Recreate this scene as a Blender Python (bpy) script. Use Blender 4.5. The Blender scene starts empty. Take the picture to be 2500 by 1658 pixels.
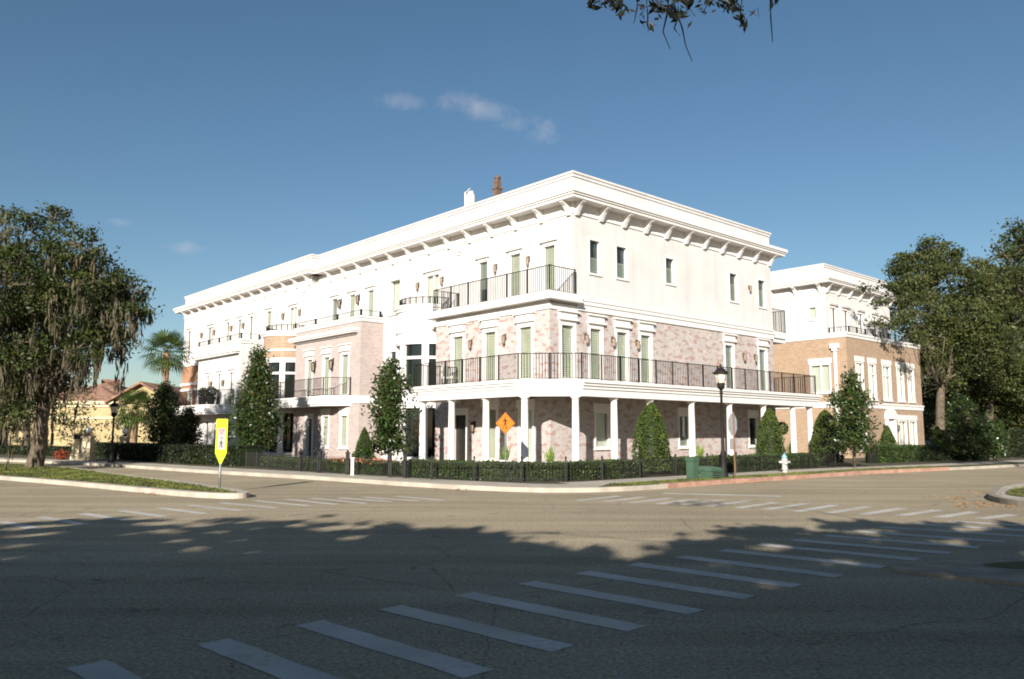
import bpy, bmesh, math, random
import numpy as np
from mathutils import Vector, Matrix
R_ = math.radians
sc = bpy.context.scene
# ---------------------------------------------------------------- camera
CZ = 1.6
cam_d = bpy.data.cameras.new('camera'); cam = bpy.data.objects.new('camera', cam_d)
sc.collection.objects.link(cam); sc.camera = cam
cam_d.sensor_width = 36; cam_d.lens = 1959 / 2500 * 36
cam_d.clip_start = 0.05; cam_d.clip_end = 3000
cam.location = (0, 0, CZ); cam.rotation_euler = (R_(90 + 6.725), 0, 0)
# ---------------------------------------------------------------- sky and sun
SUN_EL = 20.6
SDIR = Vector((.228 * .936, .974 * .936, -.352)).normalized()      # direction the light travels
world = bpy.data.worlds.new('World'); sc.world = world; world.use_nodes = True
wn = world.node_tree; wn.nodes.clear()
def wnode(t, **k):
    n = wn.nodes.new(t)
    for a, b in k.items(): setattr(n, a, b)
    return n
out = wnode('ShaderNodeOutputWorld'); bg = wnode('ShaderNodeBackground')
sky = wnode('ShaderNodeTexSky', sky_type='NISHITA', sun_disc=False)
sky.sun_elevation = R_(SUN_EL); sky.sun_rotation = math.atan2(-.228, -.974) % (2 * math.pi)
sky.air_density = 1.0; sky.dust_density = 0.35; sky.ozone_density = 2.2; sky.altitude = 0
tc = wnode('ShaderNodeTexCoord')
bg.inputs['Strength'].default_value = 0.051
hs_ = wnode('ShaderNodeHueSaturation'); hs_.inputs['Saturation'].default_value = 1.1; hs_.inputs['Hue'].default_value = .495; wn.links.new(sky.outputs[0], hs_.inputs['Color']); col = hs_.outputs[0]
def wmath(op, a, b=None, c=None):
    n = wnode('ShaderNodeMath', operation=op)
    for i, x in enumerate((a, b, c)):
        if x is None: continue
        if isinstance(x, (int, float)): n.inputs[i].default_value = x
        else: wn.links.new(x, n.inputs[i])
    return n.outputs[0]
noise = wnode('ShaderNodeTexNoise'); noise.inputs['Scale'].default_value = 30; noise.inputs['Detail'].default_value = 8
noise.inputs['Roughness'].default_value = .6
wn.links.new(tc.outputs['Generated'], noise.inputs['Vector'])
nf = wmath('MULTIPLY_ADD', noise.outputs['Fac'], 3.6, -1.75)
# thin wisps of cloud: azimuth (deg, right of view), elevation, half width, half height, density
for az, el, hw, hh, den in [(-8.1, 23.0, 2.6, .75, .24), (-3.6, 23.2, 2.2, .9, .26), (-1.6, 22.6, 2.4, .8, .30), (.6, 21.9, 2.2, .8, .26), (2.2, 21.2, 1.4, .9, .30),
                            (-22.5, 12.2, 1.6, .55, .30), (-26.6, 13.5, 1.0, .35, .2), (-11.7, 30.5, 1.6, .6, .10)]:
    d = Vector((math.sin(R_(az)) * math.cos(R_(el)), math.cos(R_(az)) * math.cos(R_(el)), math.sin(R_(el))))
    rx = Vector((math.cos(R_(az)), -math.sin(R_(az)), 0)); up = rx.cross(d)
    def dotn(v):
        n = wnode('ShaderNodeVectorMath', operation='DOT_PRODUCT'); wn.links.new(tc.outputs['Generated'], n.inputs[0])
        n.inputs[1].default_value = v; return n.outputs['Value']
    ex = wmath('MULTIPLY', dotn(rx), 1 / R_(hw)); ey = wmath('MULTIPLY', dotn(up), 1 / R_(hh))
    r2 = wmath('ADD', wmath('MULTIPLY', ex, ex), wmath('MULTIPLY', ey, ey))
    m = wmath('ADD', wmath('SUBTRACT', .55, r2), nf)
    front = wmath('GREATER_THAN', dotn(d), .5)
    sm = wnode('ShaderNodeMapRange', interpolation_type='SMOOTHSTEP'); sm.inputs[1].default_value = -.3; sm.inputs[2].default_value = 1.5
    wn.links.new(m, sm.inputs[0])
    fac = wmath('MULTIPLY', wmath('MULTIPLY', sm.outputs[0], front), den)
    mx = wnode('ShaderNodeMix', data_type='RGBA'); wn.links.new(fac, mx.inputs[0]); wn.links.new(col, mx.inputs[6])
    mx.inputs[7].default_value = (7.0, 6.7, 7.2, 1); col = mx.outputs[2]
wn.links.new(col, bg.inputs['Color']); wn.links.new(bg.outputs[0], out.inputs[0])
sl = bpy.data.lights.new('sun', 'SUN'); sl.energy = 5.0; sl.angle = R_(.55); sl.color = (1, .935, .85)
so = bpy.data.objects.new('sun', sl); sc.collection.objects.link(so)
so.rotation_euler = SDIR.to_track_quat('-Z', 'Y').to_euler()
vs = sc.view_settings; vs.view_transform = 'Standard'; vs.look = 'None'; vs.exposure = 0.92; vs.gamma = 1
try: sc.cycles.filter_width = 1.9
except Exception: pass
sc.cycles.max_bounces = 6; sc.cycles.transparent_max_bounces = 8

rng = np.random.default_rng(7); random.seed(7)
# ---------------------------------------------------------------- helpers
def tag(o, label=None, cat=None, group=None, kind=None):
    if label: o['label'] = label
    if cat: o['category'] = cat
    if group: o['group'] = group
    if kind: o['kind'] = kind
    return o
def empty(name, loc=(0, 0, 0), rz=0, **k):
    o = bpy.data.objects.new(name, None); sc.collection.objects.link(o)
    o.location = loc; o.rotation_euler = (0, 0, rz); o.empty_display_size = .2
    return tag(o, **k)
class MB:
    def __init__(s): s.v = []; s.f = []; s.mi = []; s.sm = []; s.cur = 0; s.M = None
    def add(s, vs, fs, smooth=False):
        n = len(s.v)
        if s.M is not None: vs = [tuple(s.M @ Vector(p)) for p in vs]
        s.v += [tuple(p) for p in vs]
        for f in fs: s.f.append([i + n for i in f]); s.mi.append(s.cur); s.sm.append(smooth)
        return s
    def box(s, x0, x1, y0, y1, z0, z1, fr=None):
        vs = [(x, y, z) for x in (x0, x1) for y in (y0, y1) for z in (z0, z1)]
        if fr: vs = [fr(*p) for p in vs]
        return s.add(vs, [(0, 1, 3, 2), (4, 6, 7, 5), (0, 4, 5, 1), (2, 3, 7, 6), (0, 2, 6, 4), (1, 5, 7, 3)])
    def quad(s, *p): return s.add(p, [tuple(range(len(p)))])
    def prism(s, poly, z0, z1):
        n = len(poly)
        vs = [(x, y, z0) for x, y in poly] + [(x, y, z1) for x, y in poly]
        return s.add(vs, [tuple(range(n))[::-1], tuple(range(n, 2 * n))] + [(i, (i + 1) % n, n + (i + 1) % n, n + i) for i in range(n)])
    def tube(s, pts, r, n=8, smooth=True):
        pts = [Vector(p) for p in pts]
        if isinstance(r, (int, float)): r = [r] * len(pts)
        vs = []; fs = []
        for i, p in enumerate(pts):
            d = (pts[min(i + 1, len(pts) - 1)] - pts[max(i - 1, 0)]).normalized()
            a = d.orthogonal().normalized() if abs(d.z) < .95 else Vector((1, 0, 0)); a = (a - d * a.dot(d)).normalized(); b = d.cross(a)
            for k in range(n):
                t = 2 * math.pi * k / n; vs.append(p + (a * math.cos(t) + b * math.sin(t)) * r[i])
        for i in range(len(pts) - 1):
            for k in range(n): fs.append((i * n + k, i * n + (k + 1) % n, (i + 1) * n + (k + 1) % n, (i + 1) * n + k))
        fs.append(tuple(range(n))[::-1]); fs.append(tuple(range((len(pts) - 1) * n, len(pts) * n)))
        return s.add(vs, fs, smooth)
    def lathe(s, prof, c=(0, 0), n=16, a0=0, a1=2 * math.pi, smooth=True):
        full = abs(a1 - a0 - 2 * math.pi) < 1e-6; m = n if full else n + 1
        vs = [(c[0] + r * math.cos(a0 + (a1 - a0) * k / n), c[1] + r * math.sin(a0 + (a1 - a0) * k / n), z) for r, z in prof for k in range(m)]
        fs = []
        for i in range(len(prof) - 1):
            for k in range(n):
                k2 = (k + 1) % m
                fs.append((i * m + k, i * m + k2, (i + 1) * m + k2, (i + 1) * m + k))
        if full: fs.append(tuple(range(m))[::-1]); fs.append(tuple(range((len(prof) - 1) * m, len(prof) * m)))
        return s.add(vs, fs, smooth)
    def build(s, name, mats, parent=None, recalc=True, loc=None, **k):
        me = bpy.data.meshes.new(name); me.from_pydata(s.v, [], s.f)
        for m in (mats if isinstance(mats, (list, tuple)) else [mats]): me.materials.append(m)
        me.polygons.foreach_set('material_index', s.mi); me.polygons.foreach_set('use_smooth', s.sm)
        if recalc:
            bm = bmesh.new(); bm.from_mesh(me); bmesh.ops.recalc_face_normals(bm, faces=bm.faces); bm.to_mesh(me); bm.free()
        o = bpy.data.objects.new(name, me); sc.collection.objects.link(o)
        if parent: o.parent = parent
        if loc: o.location = loc
        return tag(o, **k)
def copy_tree(o, parent=None):
    c = o.copy(); sc.collection.objects.link(c); c.parent = parent
    for ch in list(o.children): copy_tree(ch, c)
    return c
# ---------------------------------------------------------------- materials
def new_mat(name):
    m = bpy.data.materials.new(name); m.use_nodes = True; nt = m.node_tree; nt.nodes.clear()
    o = nt.nodes.new('ShaderNodeOutputMaterial'); p = nt.nodes.new('ShaderNodeBsdfPrincipled'); nt.links.new(p.outputs[0], o.inputs[0])
    return m, nt, p, o
def N(nt, t, **k):
    n = nt.nodes.new(t)
    for a, b in k.items(): setattr(n, a, b)
    return n
def c4(c): return (c[0], c[1], c[2], 1)
def ramp_noise(nt, vec, scale, c1, c2, lo=.35, hi=.65, detail=4):
    n = N(nt, 'ShaderNodeTexNoise'); n.inputs['Scale'].default_value = scale; n.inputs['Detail'].default_value = detail
    if vec is not None: nt.links.new(vec, n.inputs['Vector'])
    r = N(nt, 'ShaderNodeValToRGB'); r.color_ramp.elements[0].position = lo; r.color_ramp.elements[1].position = hi
    r.color_ramp.elements[0].color = c4(c1); r.color_ramp.elements[1].color = c4(c2)
    nt.links.new(n.outputs['Fac'], r.inputs[0]); return r.outputs[0], n.outputs['Fac']
def mix(nt, fac, a, b, mode='MIX'):
    n = N(nt, 'ShaderNodeMix', data_type='RGBA', blend_type=mode)
    for i, x in ((0, fac), (6, a), (7, b)):
        if isinstance(x, (int, float)): n.inputs[i].default_value = x
        elif isinstance(x, (tuple, list)): n.inputs[i].default_value = c4(x)
        else: nt.links.new(x, n.inputs[i])
    return n.outputs[2]
def bump(nt, p, h, strength=.3, dist=.01):
    b = N(nt, 'ShaderNodeBump'); b.inputs['Strength'].default_value = strength; b.inputs['Distance'].default_value = dist
    nt.links.new(h, b.inputs['Height']); nt.links.new(b.outputs[0], p.inputs['Normal'])
def plain(name, c, rough=.6, var=.12, scale=3, metal=0, bs=0.15, bscale=40, spec=.4):
    m, nt, p, o = new_mat(name); t = N(nt, 'ShaderNodeTexCoord').outputs['Object']
    lo = tuple(x * (1 - var) for x in c); hi = tuple(min(1, x * (1 + var)) for x in c)
    cc, f = ramp_noise(nt, t, scale, lo, hi); nt.links.new(cc, p.inputs['Base Color'])
    p.inputs['Roughness'].default_value = rough; p.inputs['Metallic'].default_value = metal
    p.inputs['Specular IOR Level'].default_value = spec
    if bs: 
        _, f2 = ramp_noise(nt, t, bscale, (0, 0, 0), (1, 1, 1)); bump(nt, p, f2, bs, .01)
    return m
def brick(name, wash, brick_c, dark_c, expose, mortar, bw=.215, rh=.075):
    """painted or bare brickwork in courses; expose = share of bare bricks showing through a whitewash"""
    m, nt, p, o = new_mat(name); t = N(nt, 'ShaderNodeTexCoord').outputs['Object']
    sx = N(nt, 'ShaderNodeSeparateXYZ'); nt.links.new(t, sx.inputs[0])
    ad = N(nt, 'ShaderNodeMath', operation='ADD'); nt.links.new(sx.outputs[0], ad.inputs[0]); nt.links.new(sx.outputs[1], ad.inputs[1])
    cb = N(nt, 'ShaderNodeCombineXYZ'); nt.links.new(ad.outputs[0], cb.inputs[0]); nt.links.new(sx.outputs[2], cb.inputs[1])
    b = N(nt, 'ShaderNodeTexBrick'); nt.links.new(cb.outputs[0], b.inputs['Vector'])
    b.inputs['Scale'].default_value = 1; b.inputs['Brick Width'].default_value = bw; b.inputs['Row Height'].default_value = rh
    b.inputs['Mortar Size'].default_value = .007; b.inputs['Mortar Smooth'].default_value = .2
    b.inputs['Color1'].default_value = (0, 0, 0, 1); b.inputs['Color2'].default_value = (1, 1, 1, 1); b.inputs['Mortar'].default_value = (.5, .5, .5, 1)
    per = b.outputs['Color']
    bare = mix(nt, per, dark_c, brick_c); wv = N(nt, 'ShaderNodeMapRange'); nt.links.new(per, wv.inputs[0]); wv.inputs[3].default_value = .86; wv.inputs[4].default_value = 1.08
    w2, _ = ramp_noise(nt, t, 1.3, tuple(x * .9 for x in wash), tuple(min(1, x * 1.06) for x in wash))
    w2 = mix(nt, 1.0, w2, wv.outputs[0], 'MULTIPLY')
    if expose > 0:
        mp = N(nt, 'ShaderNodeMapping'); mp.inputs['Scale'].default_value = (1, 2.1, 1); nt.links.new(cb.outputs[0], mp.inputs[0])
        n = N(nt, 'ShaderNodeTexNoise'); n.inputs['Scale'].default_value = 2.3; n.inputs['Detail'].default_value = 4; n.inputs['Roughness'].default_value = .55
        nt.links.new(mp.outputs[0], n.inputs['Vector'])
        a = N(nt, 'ShaderNodeMath', operation='MULTIPLY_ADD'); nt.links.new(per, a.inputs[0]); a.inputs[1].default_value = .10; nt.links.new(n.outputs['Fac'], a.inputs[2])
        mr = N(nt, 'ShaderNodeMapRange', interpolation_type='SMOOTHSTEP'); nt.links.new(a.outputs[0], mr.inputs[0])
        mr.inputs[1].default_value = 1 - expose; mr.inputs[2].default_value = 1 - expose + .09
        mr.inputs[4].default_value = .78
        colr = mix(nt, mr.outputs[0], mix(nt, .05, w2, bare), bare)
    else: colr = mix(nt, .42, w2, bare)
    colr = mix(nt, b.outputs['Fac'], colr, mortar)
    nt.links.new(colr, p.inputs['Base Color']); p.inputs['Roughness'].default_value = .85; p.inputs['Specular IOR Level'].default_value = .2
    inv = N(nt, 'ShaderNodeMath', operation='SUBTRACT'); inv.inputs[0].default_value = 1; nt.links.new(b.outputs['Fac'], inv.inputs[1])
    bump(nt, p, inv.outputs[0], .35, .006); return m
M = {}
def stucco():
    m, nt, p, o = new_mat('white_stucco'); t = N(nt, 'ShaderNodeTexCoord').outputs['Object']
    a, _ = ramp_noise(nt, t, .7, (.53, .512, .495), (.60, .582, .565), .3, .7, 5)
    mp = N(nt, 'ShaderNodeMapping'); mp.inputs['Scale'].default_value = (3.2, 3.2, .16); nt.links.new(t, mp.inputs[0])
    s_, _ = ramp_noise(nt, mp.outputs[0], 1.0, (.94, .935, .925), (1, 1, 1), .36, .5, 5); a = mix(nt, 1.0, a, s_, 'MULTIPLY')
    nt.links.new(a, p.inputs['Base Color']); p.inputs['Roughness'].default_value = .85; p.inputs['Specular IOR Level'].default_value = .2
    _, f = ramp_noise(nt, t, 45, (0, 0, 0), (1, 1, 1)); bump(nt, p, f, .25, .01); return m
M['stucco'] = stucco()
M['trim'] = plain('white_trim_paint', (.68, .65, .62), .55, .03, 2, bs=.05)
M['wash_brick'] = brick('whitewashed_brick', (.475, .43, .41), (.34, .165, .115), (.23, .115, .085), .43, (.40, .355, .33))
M['pink_brick'] = brick('pale_painted_brick', (.45, .40, .38), (.36, .25, .21), (.28, .195, .165), 0, (.42, .37, .345))
M['tan_brick'] = brick('tan_brick', (.37, .27, .185), (.37, .22, .135), (.235, .145, .092), 0, (.37, .30, .225))
M['orange_brick'] = brick('orange_brick', (.36, .20, .12), (.40, .20, .115), (.28, .12, .065), 0, (.44, .30, .2))
M['iron'] = plain('black_iron_paint', (.014, .013, .012), .6, .2, 5, bs=0, spec=.2)
M['bronze'] = plain('bronze_metal', (.15, .105, .075), .5, .3, 20, metal=.3, bs=0)
M['lamp_glass'] = plain('seeded_glass', (.27, .215, .165), .25, .2, 10, bs=0)
M['white_glass'] = plain('opal_glass', (.8, .8, .8), .2, .02, 5, bs=0)
M['shutter'] = plain('pale_green_shutter', (.43, .43, .34), .6, .06, 2, bs=0)
M['shutter_dark'] = plain('grey_green_shutter', (.23, .25, .215), .6, .06, 2, bs=0)
M['blind'] = plain('cream_roller_blind', (.46, .47, .40), .7, .04, 2, bs=0)
M['door'] = plain('dark_stained_door', (.02, .017, .014), .35, .25, 8, bs=0)
M['white_door'] = plain('white_door_paint', (.7, .7, .68), .4, .03, 3, bs=0)
M['roof'] = plain('grey_roofing', (.25, .24, .23), .9, .15, 2)
M['tile_shade'] = M['roof']
def glass(name, tint, gl=.12):
    m, nt, p, o = new_mat(name); nt.nodes.remove(p)
    t = N(nt, 'ShaderNodeBsdfTransparent'); t.inputs[0].default_value = c4(tint)
    g = N(nt, 'ShaderNodeBsdfGlossy'); g.inputs['Roughness'].default_value = .03; g.inputs['Color'].default_value = (.9, .95, .93, 1)
    mx = N(nt, 'ShaderNodeMixShader'); mx.inputs[0].default_value = gl; nt.links.new(t.outputs[0], mx.inputs[1]); nt.links.new(g.outputs[0], mx.inputs[2])
    nt.links.new(mx.outputs[0], o.inputs[0]); return m
M['pane'] = glass('window_glass', (.93, .96, .93), .09)
m, nt, p, o = new_mat('dark_glass'); M['dark'] = m
p.inputs['Base Color'].default_value = (.012, .016, .014, 1); p.inputs['Roughness'].default_value = .04; p.inputs['Specular IOR Level'].default_value = .5
# asphalt
def asphalt():
    m, nt, p, o = new_mat('asphalt'); t = N(nt, 'ShaderNodeTexCoord').outputs['Object']
    a, _ = ramp_noise(nt, t, .22, (.295, .246, .172), (.385, .325, .228), .3, .7, 6)
    mp = N(nt, 'ShaderNodeMapping'); mp.inputs['Rotation'].default_value = (0, 0, R_(20)); mp.inputs['Scale'].default_value = (.10, 1.3, 1); nt.links.new(t, mp.inputs[0])
    s, _ = ramp_noise(nt, mp.outputs[0], 1.0, (.80, .80, .81), (1.10, 1.10, 1.10), .33, .67, 7)
    a = mix(nt, 1.0, a, s, 'MULTIPLY')
    g, f = ramp_noise(nt, t, 28, (.66, .66, .67), (1.32, 1.31, 1.28), .3, .7, 5)
    a = mix(nt, 1.0, a, g, 'MULTIPLY')
    v0 = N(nt, 'ShaderNodeTexVoronoi'); v0.inputs['Scale'].default_value = 62; nt.links.new(t, v0.inputs['Vector'])
    st_ = N(nt, 'ShaderNodeMapRange'); nt.links.new(v0.outputs['Color'], st_.inputs[0]); st_.inputs[3].default_value = .72; st_.inputs[4].default_value = 1.28
    a = mix(nt, 1.0, a, st_.outputs[0], 'MULTIPLY')
    # oil drips and dark patches with a shape of their own
    d, _ = ramp_noise(nt, t, 1.9, (1, 1, 1), (.74, .74, .76), .66, .72, 3); a = mix(nt, 1.0, a, d, 'MULTIPLY')
    # hairline cracks
    v = N(nt, 'ShaderNodeTexVoronoi', feature='DISTANCE_TO_EDGE'); v.inputs['Scale'].default_value = .45
    nz = N(nt, 'ShaderNodeTexNoise'); nz.inputs['Scale'].default_value = 1.9; nz.inputs['Detail'].default_value = 8; nt.links.new(t, nz.inputs['Vector'])
    av = mix(nt, .16, t, nz.outputs['Color']); nt.links.new(av, v.inputs['Vector'])
    br = N(nt, 'ShaderNodeTexNoise'); br.inputs['Scale'].default_value = .5; nt.links.new(t, br.inputs['Vector'])
    th = N(nt, 'ShaderNodeMath', operation='MULTIPLY_ADD'); nt.links.new(br.outputs['Fac'], th.inputs[0]); th.inputs[1].default_value = -.02; th.inputs[2].default_value = .0125
    sb = N(nt, 'ShaderNodeMath', operation='SUBTRACT'); nt.links.new(v.outputs['Distance'], sb.inputs[0]); nt.links.new(th.outputs[0], sb.inputs[1])
    cr = N(nt, 'ShaderNodeMapRange'); nt.links.new(sb.outputs[0], cr.inputs[0]); cr.inputs[1].default_value = 0; cr.inputs[2].default_value = .003
    cr.inputs[3].default_value = .78; cr.inputs[4].default_value = 1
    a = mix(nt, 1.0, a, cr.outputs[0], 'MULTIPLY')
    nt.links.new(a, p.inputs['Base Color']); p.inputs['Roughness'].default_value = .97; p.inputs['Specular IOR Level'].default_value = .05
    bump(nt, p, f, .6, .008); return m
M['asphalt'] = asphalt()
def paint():
    m, nt, p, o = new_mat('worn_road_paint'); t = N(nt, 'ShaderNodeTexCoord').outputs['Object']
    a, _ = ramp_noise(nt, t, 1.2, (.37, .35, .305), (.52, .495, .45), .3, .7, 6)
    w, f = ramp_noise(nt, t, 14, (0, 0, 0), (1, 1, 1), .38, .47, 9)
    big, _ = ramp_noise(nt, t, .9, (.35, .35, .35), (1, 1, 1), .36, .52, 3)
    w = mix(nt, big, w, (1, 1, 1)); w2, _ = ramp_noise(nt, t, 60, (.75, .75, .75), (1, 1, 1), .35, .5, 3); w = mix(nt, 1.0, w, w2, 'MULTIPLY')
    a = mix(nt, w, (.25, .22, .17), a); nt.links.new(a, p.inputs['Base Color']); p.inputs['Roughness'].default_value = .85
    return m
M['paint'] = paint()
M['paint_worn'] = plain('faded_road_paint', (.30, .29, .265), .85, .2, 9)
M['concrete'] = plain('kerb_concrete', (.38, .335, .275), .9, .16, 1.6, bs=.3)
M['walk'] = plain('pavement_concrete', (.38, .34, .275), .9, .14, 1.1, bs=.3)
M['red_kerb'] = plain('faded_red_kerb_paint', (.37, .215, .155), .85, .2, 3)
M['grass'] = plain('grass_soil', (.085, .085, .022), .95, .45, 1.4, bs=.6, bscale=90)
M['blade'] = plain('grass_blade', (.085, .098, .018), .8, .5, 1.0, bs=0)
M['soil'] = plain('garden_soil', (.06, .05, .025), .95, .4, 2)
M['brickpath'] = plain('red_brick_paving', (.42, .17, .11), .9, .25, 6)
def leafm(name, c1, c2, scale=.8, trans=.25, rough=.5, third=None):
    m, nt, p, o = new_mat(name); t = N(nt, 'ShaderNodeTexCoord').outputs['Object']
    a, _ = ramp_noise(nt, t, scale, c1, c2, .33, .67, 3)
    g, _ = ramp_noise(nt, t, 11, (.6, .6, .6), (1.45, 1.4, 1.3), .3, .7, 2)
    a = mix(nt, 1.0, a, g, 'MULTIPLY')
    if third:
        r, f = ramp_noise(nt, t, 4.3, (0, 0, 0), (1, 1, 1), .60, .68, 2); a = mix(nt, r, a, third)
    nt.links.new(a, p.inputs['Base Color']); p.inputs['Roughness'].default_value = rough; p.inputs['Specular IOR Level'].default_value = .3
    tr = N(nt, 'ShaderNodeBsdfTranslucent'); nt.links.new(a, tr.inputs[0])
    mx = N(nt, 'ShaderNodeMixShader'); mx.inputs[0].default_value = trans
    nt.links.new(p.outputs[0], mx.inputs[1]); nt.links.new(tr.outputs[0], mx.inputs[2]); nt.links.new(mx.outputs[0], o.inputs[0]); return m
M['oak'] = leafm('live_oak_leaves', (.032, .042, .013), (.085, .09, .035), .7)
M['oak_l'] = leafm('mossy_oak_leaves', (.015, .028, .006), (.066, .084, .021), .9)
M['hang'] = leafm('shade_toned_oak_leaves', (.004, .0055, .003), (.011, .013, .006), .9, .02)  # darker copy of the oak leaves, canopy shade put into the colour
M['oak_r'] = leafm('olive_oak_leaves', (.020, .034, .008), (.095, .108, .034), .6)
M['moss'] = leafm('hanging_moss', (.045, .042, .027), (.12, .102, .066), .9, .15, .9)
M['magnolia'] = leafm('magnolia_leaves', (.016, .032, .009), (.045, .075, .02), 1.6, .12, .3, third=(.11, .075, .03))
M['cypress'] = leafm('clipped_conifer_leaves', (.03, .055, .010), (.075, .108, .021), 2.2, .15, .7)
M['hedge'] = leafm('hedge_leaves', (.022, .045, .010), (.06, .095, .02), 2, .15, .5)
M['hedge_dk'] = leafm('dark_hedge_leaves', (.008, .014, .005), (.02, .03, .009), 2, .1, .6)  # darkened hedge leaves: shade put into the colour for shaded hedge and cores
M['palm'] = leafm('palm_leaves', (.03, .055, .012), (.075, .11, .025), 2, .2, .5)
M['yucca'] = leafm('spiky_plant_leaves', (.10, .17, .03), (.22, .30, .06), 3, .2, .5)
M['flower'] = leafm('coral_flowers', (.55, .14, .08), (.7, .3, .15), 6, .2, .7)
M['redleaf'] = leafm('red_leaves', (.16, .03, .015), (.3, .07, .03), 4, .2, .7)
M['bark'] = plain('grey_bark', (.085, .068, .05), .95, .4, 5, bs=.8, bscale=14)
M['bark_lt'] = plain('pale_bark', (.10, .078, .054), .95, .3, 5, bs=.8, bscale=14)
M['palmbark'] = plain('palm_bark', (.24, .15, .09), .95, .4, 9, bs=.8, bscale=9)
M['green_box'] = plain('green_utility_paint', (.05, .095, .06), .5, .1, 4, bs=0)
M['orange'] = plain('orange_sign_sheeting', (.56, .155, .010), .5, .04, 6, bs=0)
M['black'] = plain('black_sign_print', (.015, .015, .015), .5, .1, 6, bs=0)
M['lime'] = plain('fluorescent_sign_sheeting', (.58, .70, .015), .5, .03, 6, bs=0)
M['signwhite'] = plain('white_sign_sheeting', (.36, .35, .36), .5, .05, 8, bs=0)
M['signred'] = plain('red_sign_print', (.5, .12, .12), .5, .1, 8, bs=0)
M['post'] = plain('galvanised_post', (.22, .24, .24), .5, .15, 10, metal=.5, bs=0)
M['alu'] = plain('bare_aluminium_sign_back', (.42, .43, .45), .5, .06, 5, metal=.2, bs=0)
M['rust'] = plain('rusty_post', (.17, .09, .05), .8, .3, 12)
M['hydrant'] = plain('silver_hydrant_paint', (.42, .41, .39), .45, .06, 8, bs=.1)
M['teal'] = plain('pale_teal_paint', (.18, .34, .34), .5, .1, 8, bs=0)
M['yellow_wall'] = plain('yellow_stucco', (.37, .295, .155), .9, .10, .6, bs=.2)
M['tile'] = plain('clay_roof_tile', (.25, .14, .095), .9, .3, 3, bs=.8, bscale=7)
M['stone'] = plain('pale_pillar_stone', (.5, .42, .28), .9, .15, 4, bs=.4)
M['vent_br'] = plain('rusty_flue', (.13, .085, .06), .7, .3, 9)
M['cushion'] = plain('pale_cushion', (.5, .52, .45), .8, .05, 5, bs=0)
print('materials ok')
# ---------------------------------------------------------------- foliage helpers
def leaves(name, pts, size, mat, parent=None, asp=.5, droop=0.0, jit=.35, hang=False, **k):
    """pts (n,3); each leaf is a small pointed four-sided blade with its own direction"""
    n = len(pts); pts = np.asarray(pts, np.float32)
    d = rng.normal(size=(n, 3)); d[:, 2] -= droop * 1.2
    if hang: d = rng.normal(size=(n, 3)) * .12; d[:, 2] -= 1
    d /= np.linalg.norm(d, axis=1)[:, None]
    e = rng.normal(size=(n, 3)); e -= d * (e * d).sum(1)[:, None]; e /= np.linalg.norm(e, axis=1)[:, None]
    s = (size * (1 + jit * rng.normal(size=n)).clip(.4, 1.9))[:, None] if np.isscalar(size) else np.asarray(size)[:, None]
    q = np.stack([pts - d * s * .5, pts + e * s * asp * .5 - d * s * .05, pts + d * s * .5, pts - e * s * asp * .5 - d * s * .05], 1).reshape(-1, 3)
    me = bpy.data.meshes.new(name); me.vertices.add(4 * n); me.loops.add(4 * n); me.polygons.add(n)
    me.vertices.foreach_set('co', q.astype(np.float32).ravel()); me.loops.foreach_set('vertex_index', np.arange(4 * n, dtype=np.int32))
    me.polygons.foreach_set('loop_start', np.arange(0, 4 * n, 4, dtype=np.int32)); me.polygons.foreach_set('loop_total', np.full(n, 4, np.int32))
    me.update(calc_edges=True); me.materials.append(mat)
    o = bpy.data.objects.new(name, me); sc.collection.objects.link(o)
    if parent: o.parent = parent
    return tag(o, **k)
def unit(n):
    d = rng.normal(size=(n, 3)); return d / np.linalg.norm(d, axis=1)[:, None]
def ell(c, r, n, shell=.55):
    """points in the outer part of an ellipsoid"""
    t = rng.uniform(shell, 1.0, size=(n, 1)); return np.array(c) + unit(n) * t * np.array(r)
def clumpy(clumps, per_m2, cl_r=.55, per_cl=60, shell=.55, flat=.6):
    """clumps: (centre, radii). Spreads leaf clusters through each, leaves round each cluster"""
    P = []; cen = []
    for c, r in clumps:
        r = np.array(r, float); area = 4 * math.pi * ((r[0] * r[1] + r[0] * r[2] + r[1] * r[2]) / 3)
        k = max(3, int(area * per_m2)); cc = ell(c, r, k, shell); cen.append(cc)
        rr = cl_r * rng.uniform(.6, 1.35, size=(k, 1, 1))
        g = rng.normal(size=(k, per_cl, 3)) * np.array([.5, .5, .5 * flat]) * rr
        P.append((cc[:, None, :] + g).reshape(-1, 3))
    return np.concatenate(P), np.concatenate(cen)
def wob(a, b, amp, n=5):
    a = np.array(a, float); b = np.array(b, float); out = []
    for i in range(n + 1):
        t = i / n; p = a + (b - a) * t
        if 0 < i < n: p = p + rng.normal(size=3) * amp
        out.append(tuple(p))
    return out
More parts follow.
